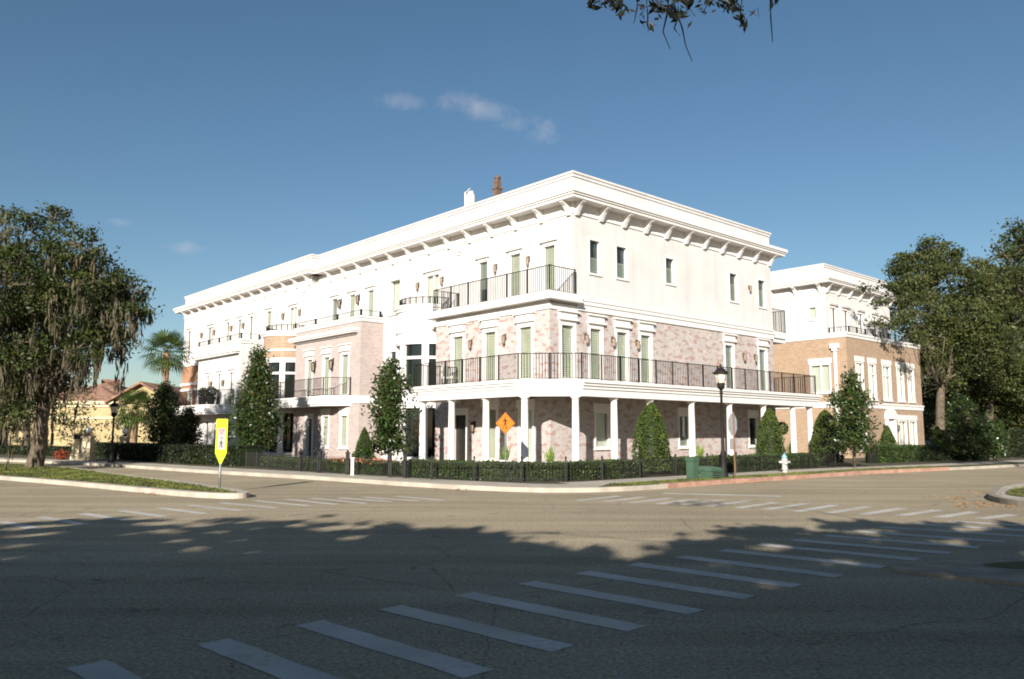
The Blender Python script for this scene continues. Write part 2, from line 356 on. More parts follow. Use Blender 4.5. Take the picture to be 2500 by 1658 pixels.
def tree(name, base, height_to_fork, clumps, tr=.35, mat=None, bark=None, per_m2=2.0, cl_r=.55, per_cl=55, size=.16, moss=None, label=None, cat='tree', group=None, twigs=60, lean=(0, 0), flat=.6, shell=.55, keep=None, asp=.5):
    """a tapered trunk that forks into limbs reaching every clump, twigs out to leaf clusters, a crown of leaves, moss"""
    root = empty(name, base, label=label, cat=cat, group=group)
    b = np.array(base, float); loc = [(np.array(c, float) - b, r) for c, r in clumps]
    mb = MB(); f = np.array([lean[0], lean[1], height_to_fork])
    mb.tube([(0, 0, -.15), (lean[0] * .05, lean[1] * .05, .12), tuple(f * .35 + rng.normal(size=3) * .05), tuple(f * .7 + rng.normal(size=3) * .06), tuple(f)], [tr * 1.35, tr * 1.1, tr * .97, tr * .9, tr * .75], 10)
    mb.build('trunk', bark or M['bark'], root)
    lm = MB()
    P, cen = clumpy(loc, per_m2, cl_r, per_cl, shell, flat)
    if keep is not None:
        P = P[keep(P + b)]; cen = cen[keep(cen + b)]
    for c, r in loc:
        st_ = f * .97
        if c[2] < f[2] + 1.3:                                       # low foliage hangs from a limb above it
            up_ = [q for q, _ in loc if q[2] > c[2] + .8]
            if up_: st_ = min(up_, key=lambda q: np.linalg.norm(q - c))
        L = np.linalg.norm(c - st_); k = (1.0 if L > 3 else .7) * (.22 if c[2] < f[2] + 1.3 else 1)
        k = min(k, .45 * max(r[0], .2) + .05)
        lm.tube(wob(st_, c, L * .05, 6), [tr * .42 * k, tr * .33 * k, tr * .25 * k, tr * .19 * k, tr * .13 * k, tr * .08 * k, tr * .04 * k], 6)
    cs = np.array([c for c, r in loc])
    for i in rng.permutation(len(cen))[:twigs]:
        j = np.argmin(((cs - cen[i]) ** 2).sum(1)); lm.tube(wob(cs[j], cen[i], .12, 3), [.05, .035, .022, .008], 4)
    lm.build('branches', bark or M['bark'], root, recalc=False)
    leaves('crown', P, size, mat, root, asp=asp)
    if moss:
        n, zmin, L = moss
        low = cen[rng.permutation(len(cen))[:n]]
        S = []; sz = []
        for c in low:
            k = rng.integers(14, 34); l = L * rng.uniform(.25, 1.0) * (1.3 if rng.uniform() < .15 else .75); w = rng.uniform(.06, .2)
            for j in range(k):
                t = rng.uniform(0, 1) ** .8; q = c + np.array([rng.normal() * w * (1.25 - t), rng.normal() * w * (1.25 - t), -t * l]); S.append(q); sz.append(rng.uniform(.25, .6))
        S = np.array(S); leaves('moss', S, np.array(sz), M['moss'], root, asp=.16, hang=True)
    return root
# ---------------------------------------------------------------- the building frame: local x = along the right hand street, y = along the left hand street
def ab(a, b):                                                       # facade coordinates to world
    return (-.6712 * (a + 23.0) + .7413 * (b + 22.9), .7413 * (a + 23.0) + .6712 * (b + 22.9))
ROT = math.atan2(.6712, .7413)
# ---------------------------------------------------------------- ground, roads, pavements
def sheet(name, poly, z, mat, label=None, **k):
    mb = MB(); mb.add([(x, y, z) for x, y in poly], [tuple(range(len(poly)))])
    o = mb.build(name, mat, None, **k); o['kind'] = 'structure'
    me = o.data
    if len(me.polygons) and me.polygons[0].normal.z < 0: me.flip_normals()
    return o
def smooth_path(p, it=2, closed=False):
    for _ in range(it):
        q = [] if closed else [p[0]]
        for i in range(len(p) if closed else len(p) - 1):
            a = p[i]; b = p[(i + 1) % len(p)]
            q += [(a[0] * .75 + b[0] * .25, a[1] * .75 + b[1] * .25), (a[0] * .25 + b[0] * .75, a[1] * .25 + b[1] * .75)]
        if not closed: q.append(p[-1])
        p = q
    return p
def offset(path, d):
    out = []
    for i, p in enumerate(path):
        a = Vector(path[max(i - 1, 0)]); b = Vector(path[min(i + 1, len(path) - 1)]); t = (b - a).normalized()
        out.append((p[0] - t.y * d, p[1] + t.x * d))
    return out
def strip(name, path, d0, d1, z0, z1, mat):
    """a solid kerb or walkway following a path"""
    A = offset(path, d0); B = offset(path, d1); n = len(path); mb = MB()
    vs = [(x, y, z) for P in (A, B) for x, y in P for z in (z0, z1)]; fs = []
    for i in range(n - 1):
        a = 2 * i; b = 2 * n + 2 * i
        fs += [(a, a + 2, a + 3, a + 1), (b, b + 1, b + 3, b + 2), (a + 1, a + 3, b + 3, b + 1)]
    fs += [(0, 1, 2 * n + 1, 2 * n), (2 * n - 2, 4 * n - 2, 4 * n - 1, 2 * n - 1)]
    mb.add(vs, fs); o = mb.build(name, mat); o['kind'] = 'structure'; return o
g = MB(); s_ = 900
NX = 24
g.add([(-s_, -300, 0), (s_, -300, 0), (s_, 1500, 0), (-s_, 1500, 0)], [(0, 1, 2, 3)])
go = g.build('road', M['asphalt']); go['kind'] = 'structure'
# block under the buildings, kerb line measured along the two streets
kerbL = [(-95, 93), (-60, 66), (-36, 51.5), (-25.3, 44.6), (-19.43, 39.9), (-14.4, 35.0), (-10.8, 31.9), (-7.25, 29.0), (-3.9, 25.7), (-1.67, 23.75), (0.2, 22.6), (1.4, 22.35), (2.6, 22.6), (4.0, 23.55), (5.63, 25.15), (7.48, 26.8), (9.3, 28.3), (11.5, 30.2)]
kerbR = [(11.5, 30.2), (13.73, 32.2), (15.6, 33.6), (17.3, 34.7), (19.5, 36.2)]
kerbF = [(19.5, 36.2), (24.5, 39.6), (40, 52), (90, 95)]
kp = smooth_path(kerbL, 2); kr = smooth_path(kerbR, 1)
strip('kerb', kp + kr[1:3], 0, .16, -.1, .13, M['concrete'])
iR = next(i for i, p in enumerate(kp) if p[0] > 4.3)
strip('red_kerb', kp[iR:] + kr[1:], -.012, .30, -.1, .136, M['red_kerb'])
strip('far_kerb', smooth_path(kerbF, 1), 0, .16, -.1, .12, M['concrete'])
allk = kp + kr[1:] + kerbF[1:]
blk = offset(allk, .14)
sheet('garden_ground', blk + [(90, 400), (-300, 400)], .118, M['soil'])
i0 = next(i for i, p in enumerate(allk) if p[0] > -30); iC = next(i for i, p in enumerate(allk) if p[0] > 2.4); iE = next(i for i, p in enumerate(allk) if p[0] > 12.6)
strip('pavement', allk[:iC + 1], .16, 1.75, 0, .131, M['walk'])
def run(path, d0s, d1s, z, name, mat):                              # a sheet whose inner and outer edges drift
    n = len(path); A = [offset(path, d0s(i / (n - 1)))[i] for i in range(n)]; B = [offset(path, d1s(i / (n - 1)))[i] for i in range(n)]
    return sheet(name, A + B[::-1], z, mat)
rp = allk[iC:]
run(rp, lambda t: .16 + min(1, t * 12) * .95, lambda t: 2.55, .1315, 'pavement', M['walk'])
run(rp, lambda t: .18, lambda t: .16 + min(1, t * 12) * .95, .1255, 'verge', M['grass'])
# splitter island with grass and kerb, left
isf = [(-60, 55), (-36, 42), (-24, 33.4), (-18.03, 28.64), (-15.48, 26.75), (-12.9, 24.7), (-10.7, 22.85), (-8.77, 21.25), (-7.6, 20.45), (-6.95, 20.25), (-6.62, 20.55), (-6.8, 21.1)]
isb = [(-6.8, 21.1), (-7.6, 22.2), (-10.0, 25.3), (-12.9, 28.3), (-19.6, 36.4), (-25.0, 40.8), (-40, 49), (-60, 60)]
loop = smooth_path(isf, 2)[:] + smooth_path(isb, 2)[1:]
strip('island_kerb', loop, 0, .28, -.1, .13, M['concrete'])
sheet('island_ground', offset(loop, .26), .122, M['grass'])
# corner to the right of the far crossing
rc = [(60, 62), (30, 37), (20, 28.6), (15.9, 25.2), (14.0, 23.5), (12.7, 21.6), (11.75, 20.2), (11.2, 18.7), (11.3, 17.2), (12.4, 15.9), (15, 14.6), (30, 8)]
rcs = smooth_path(rc, 2)
M['old_kerb'] = plain('weathered_kerb', (.24, .205, .16), .95, .2, 3, bs=.3)
strip('kerb', rcs, 0, .16, -.1, .13, M['old_kerb'])
sheet('corner_pavement', offset(rcs, .15) + [(60, 8)], .122, M['walk'])
rg = [(60, 60), (22, 28.8), (16.2, 24.0), (13.9, 22.5), (12.7, 21.0), (12.0, 19.8), (12.1, 18.7), (13.2, 18.2), (20, 17.9), (60, 17)]
sheet('corner_grass', smooth_path(rg, 2), .130, M['grass'])
# island in the shade on the right
ni = smooth_path([(5.3, 10.25), (4.7, 10.1), (4.4, 9.8), (4.9, 9.1), (5.8, 8.5), (8, 7.9), (16, 6.0), (16, 8.2), (9, 10.0), (6.7, 10.5)], 2, True)
nic = ni + [ni[0]]
M['apron'] = plain('dirty_concrete', (.27, .225, .165), .95, .22, 2.5, bs=.3)
strip('island_kerb', nic, 0, .14, -.1, .035, M['apron']); sheet('island_pavement', offset(nic, .13)[:-1], .03, M['apron'])
sheet('island_ground', smooth_path([(6.0, 10.15), (5.5, 9.85), (6.4, 9.45), (9, 8.8), (16, 7.1), (16, 8.0), (9, 9.75), (6.8, 10.25)], 2, True), .036, M['grass'])
# painted crossings
def crossing(stripes, w, mat, name='crosswalk', z=.004):
    mb = MB(); 
    for (x0, y0), (x1, y1) in stripes:
        d = Vector((x1 - x0, y1 - y0)).normalized(); nn = Vector((-d.y, d.x)) * w / 2
        k = 16; ed = 1 + rng.normal(size=(k + 1, 2)) * .045
        for i in range(k):
            ax, ay = x0 + (x1 - x0) * i / k, y0 + (y1 - y0) * i / k; bx, by = x0 + (x1 - x0) * (i + 1) / k, y0 + (y1 - y0) * (i + 1) / k
            e0, e1 = ed[i], ed[i + 1]
            mb.add([(ax - nn.x * e0[0], ay - nn.y * e0[0], z), (bx - nn.x * e1[0], by - nn.y * e1[0], z), (bx + nn.x * e1[1], by + nn.y * e1[1], z), (ax + nn.x * e0[1], ay + nn.y * e0[1], z)], [(0, 1, 2, 3)])
    o = mb.build(name, mat); o['kind'] = 'structure'; return o
L1 = [(-3.62, 5.2), (-2.97, 5.84), (-2.32, 6.46), (-1.73, 7.07), (-1.13, 7.70), (-.48, 8.32), (.16, 8.95), (.82, 9.6), (1.5, 10.2), (2.2, 10.8), (2.92, 11.42), (3.6, 11.98), (4.28, 12.5), (4.97, 13.02), (5.68, 13.6), (6.4, 14.2), (7.2, 14.7), (8.05, 15.1)]
st = []
for i, (x, y) in enumerate(L1):
    ln = 2.1 if i < 10 else 2.15; ang = R_(-44 + max(0, i - 9) * 1.1)
    st.append(((x, y), (x + ln * math.cos(ang), y + ln * math.sin(ang))))
crossing(st, .27, M['paint'])
cw2 = [((3.36, 18.74), (4.61, 20.21)), ((3.86, 18.54), (5.18, 19.93)), ((4.38, 18.22), (5.72, 19.70)), ((4.90, 17.77), (6.25, 19.25)), ((5.40, 17.40), (6.84, 18.95)), ((5.89, 16.95), (7.36, 18.54)), ((6.45, 16.66), (7.93, 18.14)), ((7.01, 16.34), (8.51, 17.77)), ((7.61, 16.09), (9.06, 17.33)), ((8.23, 15.79), (9.61, 16.95)), ((8.87, 15.51), (10.03, 16.34))]
cw2 = [((x0, y0), (x0 + (x1 - x0) * .98, y0 + (y1 - y0) * .98)) for (x0, y0), (x1, y1) in cw2] + [((2.78, 19.05), (4.0, 20.55)), ((2.2, 19.4), (3.4, 20.9)), ((1.6, 19.75), (2.8, 21.2))]
crossing(cw2, .24, M['paint'])
cw3 = [((-9.95, 14.35), (-8.60, 13.15)), ((-9.40, 15.05), (-8.05, 13.88)), ((-9.17, 15.90), (-7.6, 14.55)), ((-8.70, 16.55), (-7.15, 15.25)), ((-8.25, 17.20), (-6.75, 15.9)), ((-7.75, 17.85), (-6.2, 16.5)), ((-7.30, 18.45), (-5.67, 17.17)), ((-6.83, 19.12), (-5.13, 17.79)), ((-6.22, 19.71), (-4.54, 18.30)), ((-5.61, 20.15), (-4.01, 18.67)), ((-5.03, 20.47), (-3.40, 18.95)), ((-4.38, 20.60), (-2.83, 19.35)), ((-3.78, 20.80), (-2.27, 19.65)), ((-3.04, 21.15), (-1.69, 19.83))]
crossing(cw3, .22, M['paint'])
crossing([((4.1, 22.12), (6.95, 21.1))], .42, M['paint'], 'stop_line')
crossing([((.55, 5.05), (-.05, 5.35)), ((2.2, 4.75), (.7, 5.5))], .09, M['paint_worn'], 'lane_line')
# grass blades on the islands and verge
def blades(poly_fn, n, mat, name):
    pts = []
    while len(pts) < n:
        p = poly_fn(); 
        if p is not None: pts.append(p)
    return leaves(name, np.array(pts), .07, mat, asp=.3, jit=.4)
def in_poly(x, y, poly):
    c = False; j = len(poly) - 1
    for i in range(len(poly)):
        if (poly[i][1] > y) != (poly[j][1] > y) and x < (poly[j][0] - poly[i][0]) * (y - poly[i][1]) / (poly[j][1] - poly[i][1]) + poly[i][0]: c = not c
        j = i
    return c
il = offset(loop, .33)
def f1():
    x = random.uniform(-30, -6.5); y = random.uniform(20, 44)
    return (x, y, .14) if in_poly(x, y, il) else None
blades(f1, 26000, M['blade'], 'grass')['kind'] = 'stuff'
sg = smooth_path(rg, 2)
def f2():
    x = random.uniform(11.8, 22); y = random.uniform(18, 27)
    return (x, y, .15) if in_poly(x, y, sg) else None
blades(f2, 9000, M['blade'], 'grass')['kind'] = 'stuff'
vg = offset(rp, .24); vg2 = offset(rp, 1.05)
def f3():
    i = random.randint(3, min(len(rp) - 2, 30)); t = random.random(); u_ = random.random()
    a = np.array(vg[i]) * (1 - t) + np.array(vg[i + 1]) * t; b = np.array(vg2[i]) * (1 - t) + np.array(vg2[i + 1]) * t
    q = a * (1 - u_) + b * u_; return (q[0], q[1], .145)
blades(f3, 9000, M['blade'], 'grass')['kind'] = 'stuff'
# dry leaves lying in the gutters
lf = MB()
for cx, cy, n, r in [(10.9, 18.4, 60, .5), (11.2, 20.6, 40, .5), (-9.6, 21.9, 20, .35), (-1.9, 23.6, 20, .5), (7.7, 26.9, 20, .4), (-1.05, 9.85, 2, .1)]:
    for _ in range(n):
        x = cx + random.gauss(0, r); y = cy + random.gauss(0, r); a = random.uniform(0, 6.3); s = random.uniform(.04, .09)
        z = .012 if (x < 11.4) else .14
        lf.add([(x + s * math.cos(a), y + s * math.sin(a), z + .02), (x - s * .4 * math.sin(a), y + s * .4 * math.cos(a), z), (x - s * math.cos(a), y - s * math.sin(a), z + .01), (x + s * .4 * math.sin(a), y - s * .4 * math.cos(a), z)], [(0, 1, 2, 3)])
lf.build('fallen_leaves', plain('dry_leaf', (.30, .15, .05), .8, .4, 9, bs=0), recalc=False, kind='stuff')
# ---------------------------------------------------------------- building kit (all in a building's local frame)
class Face:
    """a facade plane: kind 'L' faces -x with s running along y; kind 'R' faces -y with s running along x; kind 'E' faces +x"""
    def __init__(s, kind, c): s.k = kind; s.c = c
    def __call__(s, a, n, z):
        if s.k == 'L': return (s.c - n, a, z)
        if s.k == 'R': return (a, s.c - n, z)
        return (s.c + n, a, z)
WALLT = .2
def wall(mb, F, s0, s1, z0, z1, holes=()):
    """front skin with openings and reveals"""
    hs = [h for h in holes if h[0] < s1 and h[1] > s0 and h[2] < z1 and h[3] > z0]
    S = sorted({s0, s1, *[max(s0, h[0]) for h in hs], *[min(s1, h[1]) for h in hs]}); Z = sorted({z0, z1, *[max(z0, h[2]) for h in hs], *[min(z1, h[3]) for h in hs]})
    for i in range(len(S) - 1):
        for j in range(len(Z) - 1):
            a, b, c, d = S[i], S[i + 1], Z[j], Z[j + 1]; mx, mz = (a + b) / 2, (c + d) / 2
            if any(h[0] < mx < h[1] and h[2] < mz < h[3] for h in hs): continue
            mb.add([F(a, 0, c), F(b, 0, c), F(b, 0, d), F(a, 0, d)], [(0, 1, 2, 3)])
    for h in hs:
        a, b, c, d = max(h[0], s0), min(h[1], s1), max(h[2], z0), min(h[3], z1)
        for p in ([(a, c), (a, d)], [(b, c), (b, d)], [(a, d), (b, d)], [(a, c), (b, c)]):
            if p[0][1] == p[1][1] and p[0][1] in (z0, z1): continue
            mb.add([F(p[0][0], 0, p[0][1]), F(p[1][0], 0, p[1][1]), F(p[1][0], -WALLT - .06, p[1][1]), F(p[0][0], -WALLT - .06, p[0][1])], [(0, 1, 2, 3)])
def window(B, F, s0, s1, z0, z1, fill='shutter', head='cap', case=.10, mull=(), bars=(), name='window', dep=.08, blind=0, sill=True):
    """s0..s1, z0..z1 is the glass; a white lining and casing sits round it in the opening"""
    c = case; mb = MB(); s0 -= .02; s1 += dep * .9
    bx = lambda m, a, b, n0, n1, lo, hi: m.box(a, b, n0, n1, lo, hi, F)
    for (a, b) in ((s0 - c, s0), (s1, s1 + c)): bx(mb, a, b, -dep - .04, .03, z0, z1)
    bx(mb, s0 - c, s1 + c, -dep - .04, .03, z1, z1 + c)
    bx(mb, s0 - c, s1 + c, -dep - .04, .06, z0 - c, z0)
    for q in mull: bx(mb, q - .05, q + .05, -dep - .03, -dep + .05, z0, z1)
    for q in bars: bx(mb, s0, s1, -dep - .03, -dep + .05, q - .05, q + .05)
    o = mb.build(name, M['trim'], B)
    pn = MB(); pn.add([F(s0, -dep - .015, z0), F(s1, -dep - .015, z0), F(s1, -dep - .015, z1), F(s0, -dep - .015, z1)], [(0, 1, 2, 3)])
    if fill == 'dark': pn.build('pane', M['dark'], o)
    else:
        pn.build('pane', M['pane'], o)
        sh = MB(); n = max(6, int((z1 - z0) / .085)); k = fill
        zt = z1 if blind >= 0 else z1 + blind * (z1 - z0); zb = z0 + max(0, blind) * (z1 - z0)
        n = max(4, int((zt - zb) / .085))
        bx(sh, s0, s1, -dep - .10, -dep - .085, zb, zt)
        if fill != 'blind':
            for i in range(n):
                z = zb + (zt - zb) * (i + .5) / n; h = (zt - zb) / n * .42
                sh.add([F(s0 + .03, -dep - .075, z + h), F(s1 - .03, -dep - .075, z + h), F(s1 - .03, -dep - .035, z - h), F(s0 + .03, -dep - .035, z - h)], [(0, 1, 2, 3)])
        sh.build('blind' if fill == 'blind' else 'shutter', M[k], o, recalc=False)
        if blind:
            d = MB(); bx(d, s0, s1, -dep - .10, -dep - .085, z0 if blind > 0 else zt + .002, zb - .002 if blind > 0 else z1); d.build('dark_interior', M['dark'], o)
    if head == 'cap':                                               # header board with a small cornice above
        h = MB(); bx(h, s0 - c, s1 + c, .0, .035, z1 + c, z1 + c + .10); bx(h, s0 - c - .10, s1 + c + .10, 0, .15, z1 + c + .10, z1 + c + .17); bx(h, s0 - c - .13, s1 + c + .13, 0, .18, z1 + c + .17, z1 + c + .21)
        h.build('lintel', M['trim'], o)
    if head == 'deep':                                              # taller brick-storey head
        h = MB(); bx(h, s0 - c, s1 + c, 0, .04, z1 + c, z1 + c + .06); bx(h, s0 - c - .06, s1 + c + .06, 0, .14, z1 + c + .06, z1 + c + .16)
        bx(h, s0 - c - .02, s1 + c + .02, 0, .08, z1 + c + .16, z1 + c + .40); bx(h, s0 - c - .1, s1 + c + .1, 0, .17, z1 + c + .40, z1 + c + .47); h.build('lintel', M['trim'], o)
    if head == 'flat':
        h = MB(); bx(h, s0 - c - .08, s1 + c + .08, 0, .06, z1 + c, z1 + c + .34); h.build('lintel', M['trim'], o)
    if sill: 
        h = MB(); bx(h, s0 - c - .05, s1 + c + .05, 0, .09, z0 - c - .07, z0 - c); h.build('sill', M['trim'], o)
    return (s0 - c, s1 + c, z0 - c, z1 + c)
def lantern(B, F, s, z, h=.52, mat='bronze'):
    mb = MB(); w = h * .17; n0 = .07
    p = lambda a, n, zz: F(s + a, n, z + zz)
    mb.box(-.05, .05, 0, .03, -.05 * h, .62 * h, p)
    mb.box(-.015, .015, .02, n0 + w, .5 * h, .54 * h, p)
    for r0, r1, a, b in ((w * 1.25, .02, .34 * h, .50 * h), (w * .8, .02, -.42 * h, -.55 * h)):
        v = []; 
        for r, q in ((r0, a), (r1, b)):
            for k in range(6): t = math.pi / 3 * k; v.append(p(r * math.cos(t), n0 + w + r * math.sin(t), q))
        mb.add(v, [(i, (i + 1) % 6, 6 + (i + 1) % 6, 6 + i) for i in range(6)] + [tuple(range(6)), tuple(range(6, 12))])
    for k in range(6):
        t = math.pi / 3 * k; c_, s2 = math.cos(t), math.sin(t)
        q0 = p(w * .8 * c_, n0 + w + w * .8 * s2, -.42 * h); q1 = p(w * 1.1 * c_, n0 + w + w * 1.1 * s2, .34 * h); mb.tube([q0, q1], .013, 4, False)
    o = mb.build('wall_lantern', M[mat], B)
    gl = MB(); v = []
    for r, q in ((w * .72, -.40 * h), (w * 1.0, .33 * h)):
        for k in range(6): t = math.pi / 3 * k; v.append(p(r * math.cos(t), n0 + w + r * math.sin(t), q))
    gl.add(v, [(i, (i + 1) % 6, 6 + (i + 1) % 6, 6 + i) for i in range(6)]); gl.build('lamp_glass', M['lamp_glass'], o)
    return o
def railing(B, path, z0, h, mat='iron', sp=.115, post_sp=1.15, name='railing', pw=.022, bw=.009, feet=0.06):
    mb = MB(); posts = []
    for i in range(len(path) - 1):
        a = Vector(path[i]); b = Vector(path[i + 1]); L = (b - a).length; d = (b - a) / L
        mb.tube([(a.x, a.y, z0 + h), (b.x, b.y, z0 + h)], .022, 4, False); mb.tube([(a.x, a.y, z0 + feet), (b.x, b.y, z0 + feet)], .013, 4, False)
        n = max(1, round(L / sp))
        for k in range(1, n): p = a + d * (L * k / n); mb.box(p.x - bw, p.x + bw, p.y - bw, p.y + bw, z0 + feet, z0 + h)
        m = max(1, round(L / post_sp))
        for k in range(0 if i == 0 else 1, m + 1): posts.append(a + d * (L * k / m))
    o = mb.build(name, M[mat], B)
    for p in posts:
        q = MB(); q.box(p.x - pw, p.x + pw, p.y - pw, p.y + pw, z0 - .01, z0 + h + .03); q.build('post', M[mat], o)
    return o
def bracket(B, F, s, ztop=11.475, h=.58, d=.54, w=.19):
    pr = [(0, ztop - h), (.12, ztop - h), (.20, ztop - h * .72), (.34, ztop - h * .35), (d, ztop - h * .12), (d, ztop), (0, ztop)]
    mb = MB(); v = [F(s - w / 2, n, z) for n, z in pr] + [F(s + w / 2, n, z) for n, z in pr]; k = len(pr)
    mb.add(v, [tuple(range(k)), tuple(range(k, 2 * k))] + [(i, (i + 1) % k, k + (i + 1) % k, k + i) for i in range(k)])
    mb.build('bracket', M['trim'], B)
def ring(mb, x0, x1, y0, y1, o, z0, z1, t=.5):
    """a mitred band round a rectangle, standing out by o"""
    a, b, c, d = x0 - o, x1 + o, y0 - o, y1 + o
    mb.box(a, b, c, c + t, z0, z1); mb.box(a, b, d - t, d, z0, z1); mb.box(a, a + t, c + t, d - t, z0, z1); mb.box(b - t, b, c + t, d - t, z0, z1)
def top_storey(B, x0, x1, y0, y1, tag_='', zr=12.82):
    """cornice slab, parapet with coping, roof deck"""
    c = MB(); ring(c, x0, x1, y0, y1, .05, 10.97, 11.47, .06); c.build('frieze', M['trim'], B)
    c = MB(); ring(c, x0, x1, y0, y1, .60, 11.47, 11.60, .9); ring(c, x0, x1, y0, y1, .66, 11.60, 11.68, .96); ring(c, x0, x1, y0, y1, .72, 11.68, 11.84, 1.02); ring(c, x0, x1, y0, y1, .10, 11.84, 11.92, .4)
    c.build('cornice', M['trim'], B)
    c = MB(); ring(c, x0, x1, y0, y1, .0, 11.92, zr - .22, .3); ring(c, x0, x1, y0, y1, .05, zr - .22, zr - .09, .4); ring(c, x0, x1, y0, y1, .10, zr - .09, zr, .45)
    c.build('parapet', M['stucco'], B)
    r = MB(); r.box(x0 + .3, x1 - .3, y0 + .3, y1 - .3, 11.7, 12.1); r.build('roof', M['roof'], B)
# ================================================================ the white corner townhouses
P0 = ab(0, 0)
B = empty('townhouse_row', (P0[0], P0[1], 0), ROT, label='long three storey white townhouse row with whitewashed brick corner, columned porch and black balconies', cat='building')
FL3 = Face('L', 1.45); FL0 = Face('L', 0); FR = Face('R', 0); FF3 = Face('L', .97); FW = Face('L', -.42)
XE = 17.4
# --- glass rectangles, measured on each facade plane
W = {k: [] for k in ('L3', 'R3', 'L0', 'R2', 'R1', 'F3', 'W', 'M0')}
def add(k, F, *a, **kw): W[k].append(window(B, F, *a, **kw))
for a, b in ((1.12, 1.70), (3.34, 3.94), (5.64, 6.18)): add('L3', FL3, a, b, 7.62, 9.80, 'shutter_dark' if a > 5 else 'shutter', case=.08, blind=.4 if a > 5 else 0)
add('L3', FL3, 9.45, 10.45, 7.6, 9.75, 'blind', mull=(9.94,)); add('L3', FL3, 12.95, 13.75, 8.15, 9.98, 'blind', head='none', dep=.2, case=.04)
for a, b in ((15.58, 16.15), (17.58, 18.16), (19.62, 20.22)): add('L3', FL3, a, b, 7.9, 9.76, 'shutter_dark' if a > 19 else 'shutter', case=.08)
for a, b, z in ((2.47, 3.03, 8.52), (4.25, 4.85, 8.55), (7.84, 8.40, 8.76), (13.29, 13.90, 8.52), (16.07, 16.70, 8.5)): add('R3', FR, a, b, z, 9.98, 'shutter_dark', head='flat3', case=.09, blind=-.5 if z < 8.6 and a < 10 else -.35, sill=False)
for a, b in ((1.10, 1.75), (3.38, 4.03), (5.65, 6.32)): add('L0', FL0, a, b, 3.92, 6.08, 'shutter', head='deep', case=.14, sill=False)
for a, b in ((.71, 1.34), (2.46, 3.06), (4.20, 4.80), (5.87, 6.48)): add('R2', FR, a, b, 3.92, 6.10, 'shutter', head='deep', case=.14, sill=False)
for a, b in ((12.68, 13.32), (15.92, 16.55)): add('R2', FR, a, b, 3.95, 6.15, 'shutter_dark', head='deep', case=.12, sill=False)
# ground floor behind the porch
add('L0', FL0, 3.32, 4.0, .55, 2.66, 'shutter', head='flat', case=.14); add('L0', FL0, 1.05, 1.72, .55, 2.60, 'blind', head='flat', case=.10)
add('R1', FR, 2.73, 3.46, 1.08, 2.48, 'blind', head='flat', case=.08); add('R1', FR, 8.62, 9.30, 1.05, 2.44, 'shutter_dark', head='flat', case=.08); add('R1', FR, 14.7, 15.35, 1.05, 2.44, 'dark', head='flat', case=.08)
DOOR0 = (5.20, 6.50, .15, 2.78)
for a, b in ((15.75, 16.38), (17.80, 18.38), (19.83, 20.40)): add('M0', FL0, a, b, 3.78, 5.98, 'shutter', head='deep', case=.13, sill=False)
for a, b in ((15.72, 16.32), (17.75, 18.32)): add('M0', FL0, a, b, .95, 2.60, 'shutter', head='flat', case=.10)
DOOR1 = (19.45, 20.45, .15, 2.8)
# white block (a 28.9..36.3) and far wing
for a, b in ((30.08, 30.58), (32.17, 32.6), (34.2, 34.6)): add('W', FW, a, b, 3.74, 5.78, 'blind', case=.08, blind=.70, sill=False)
for a, b in ((30.1, 30.6), (33.9, 34.4)): add('W', FW, a, b, .9, 2.5, 'dark', head='none', case=.08)
FARW = [(27.5, 28.1, 7.9, 9.85, 'shutter'), (30.35, 30.85, 7.8, 9.8, 'shutter_dark'), (32.3, 32.8, 7.8, 9.8, 'shutter_dark'), (34.35, 34.85, 7.8, 9.8, 'shutter_dark'), (41.9, 42.4, 7.75, 9.85, 'dark')]
for a, b, c, d, f in FARW: add('F3', FF3, a, b, c, d, f, case=.08)
add('F3', FF3, 23.85, 24.75, 7.7, 9.7, 'blind', mull=(24.3,), case=.08); add('F3', FF3, 37.3, 38.3, 7.75, 9.75, 'shutter_dark', mull=(37.8,), case=.08)
for a, b in ((38.9, 39.9), (41.2, 41.8)): add('F3', FF3, a, b, 3.6, 5.0, 'shutter', head='none', case=.14, bars=(4.45,), sill=False)
W2 = window(B, FL3, 13.0, 13.7, 4.0, 6.05, 'dark', head='none', bars=(5.35,), case=.14, sill=False); W['L3'].append(W2)
# --- walls
wb = MB(); wall(wb, FL3, 0, 22.0, 0.0, 11.5, W['L3']); wb.build('side_street_wall', M['stucco'], B)
wb = MB(); wall(wb, FR, 1.45, XE, 6.80, 11.5, W['R3']); wb.add([(0, 0, 6.8), (0, 0, 7.39), (1.45, 0, 7.39), (1.45, 0, 6.8)], [(0, 1, 2, 3)])
wb.build('upper_wall', M['stucco'], B)
wb = MB(); wb.add([(XE, 0, 0), (XE, 14, 0), (XE, 14, 11.5), (XE, 0, 11.5)], [(0, 1, 2, 3)]); wb.add([(XE, 14, 0), (9, 14, 0), (9, 14, 11.5), (XE, 14, 11.5)], [(0, 1, 2, 3)])
wb.add([(9, 14, 0), (9, 22, 0), (9, 22, 11.5), (9, 14, 11.5)], [(0, 1, 2, 3)]); wb.add([(9, 22, 0), (9, 43.4, 0), (9, 43.4, 11.5), (9, 22, 11.5)], [(0, 1, 2, 3)]); wb.build('rear_wall', M['stucco'], B)
wb = MB(); wall(wb, FR, 0, XE, 0, 6.80, W['R2'] + W['R1']); wall(wb, FL0, 0, 7.7, 0, 6.80, W['L0'] + [DOOR0])
wb.add([(0, 7.7, 0), (1.45, 7.7, 0), (1.45, 7.7, 6.8), (0, 7.7, 6.8)], [(0, 1, 2, 3)]); wb.build('brick_wall', M['wash_brick'], B)
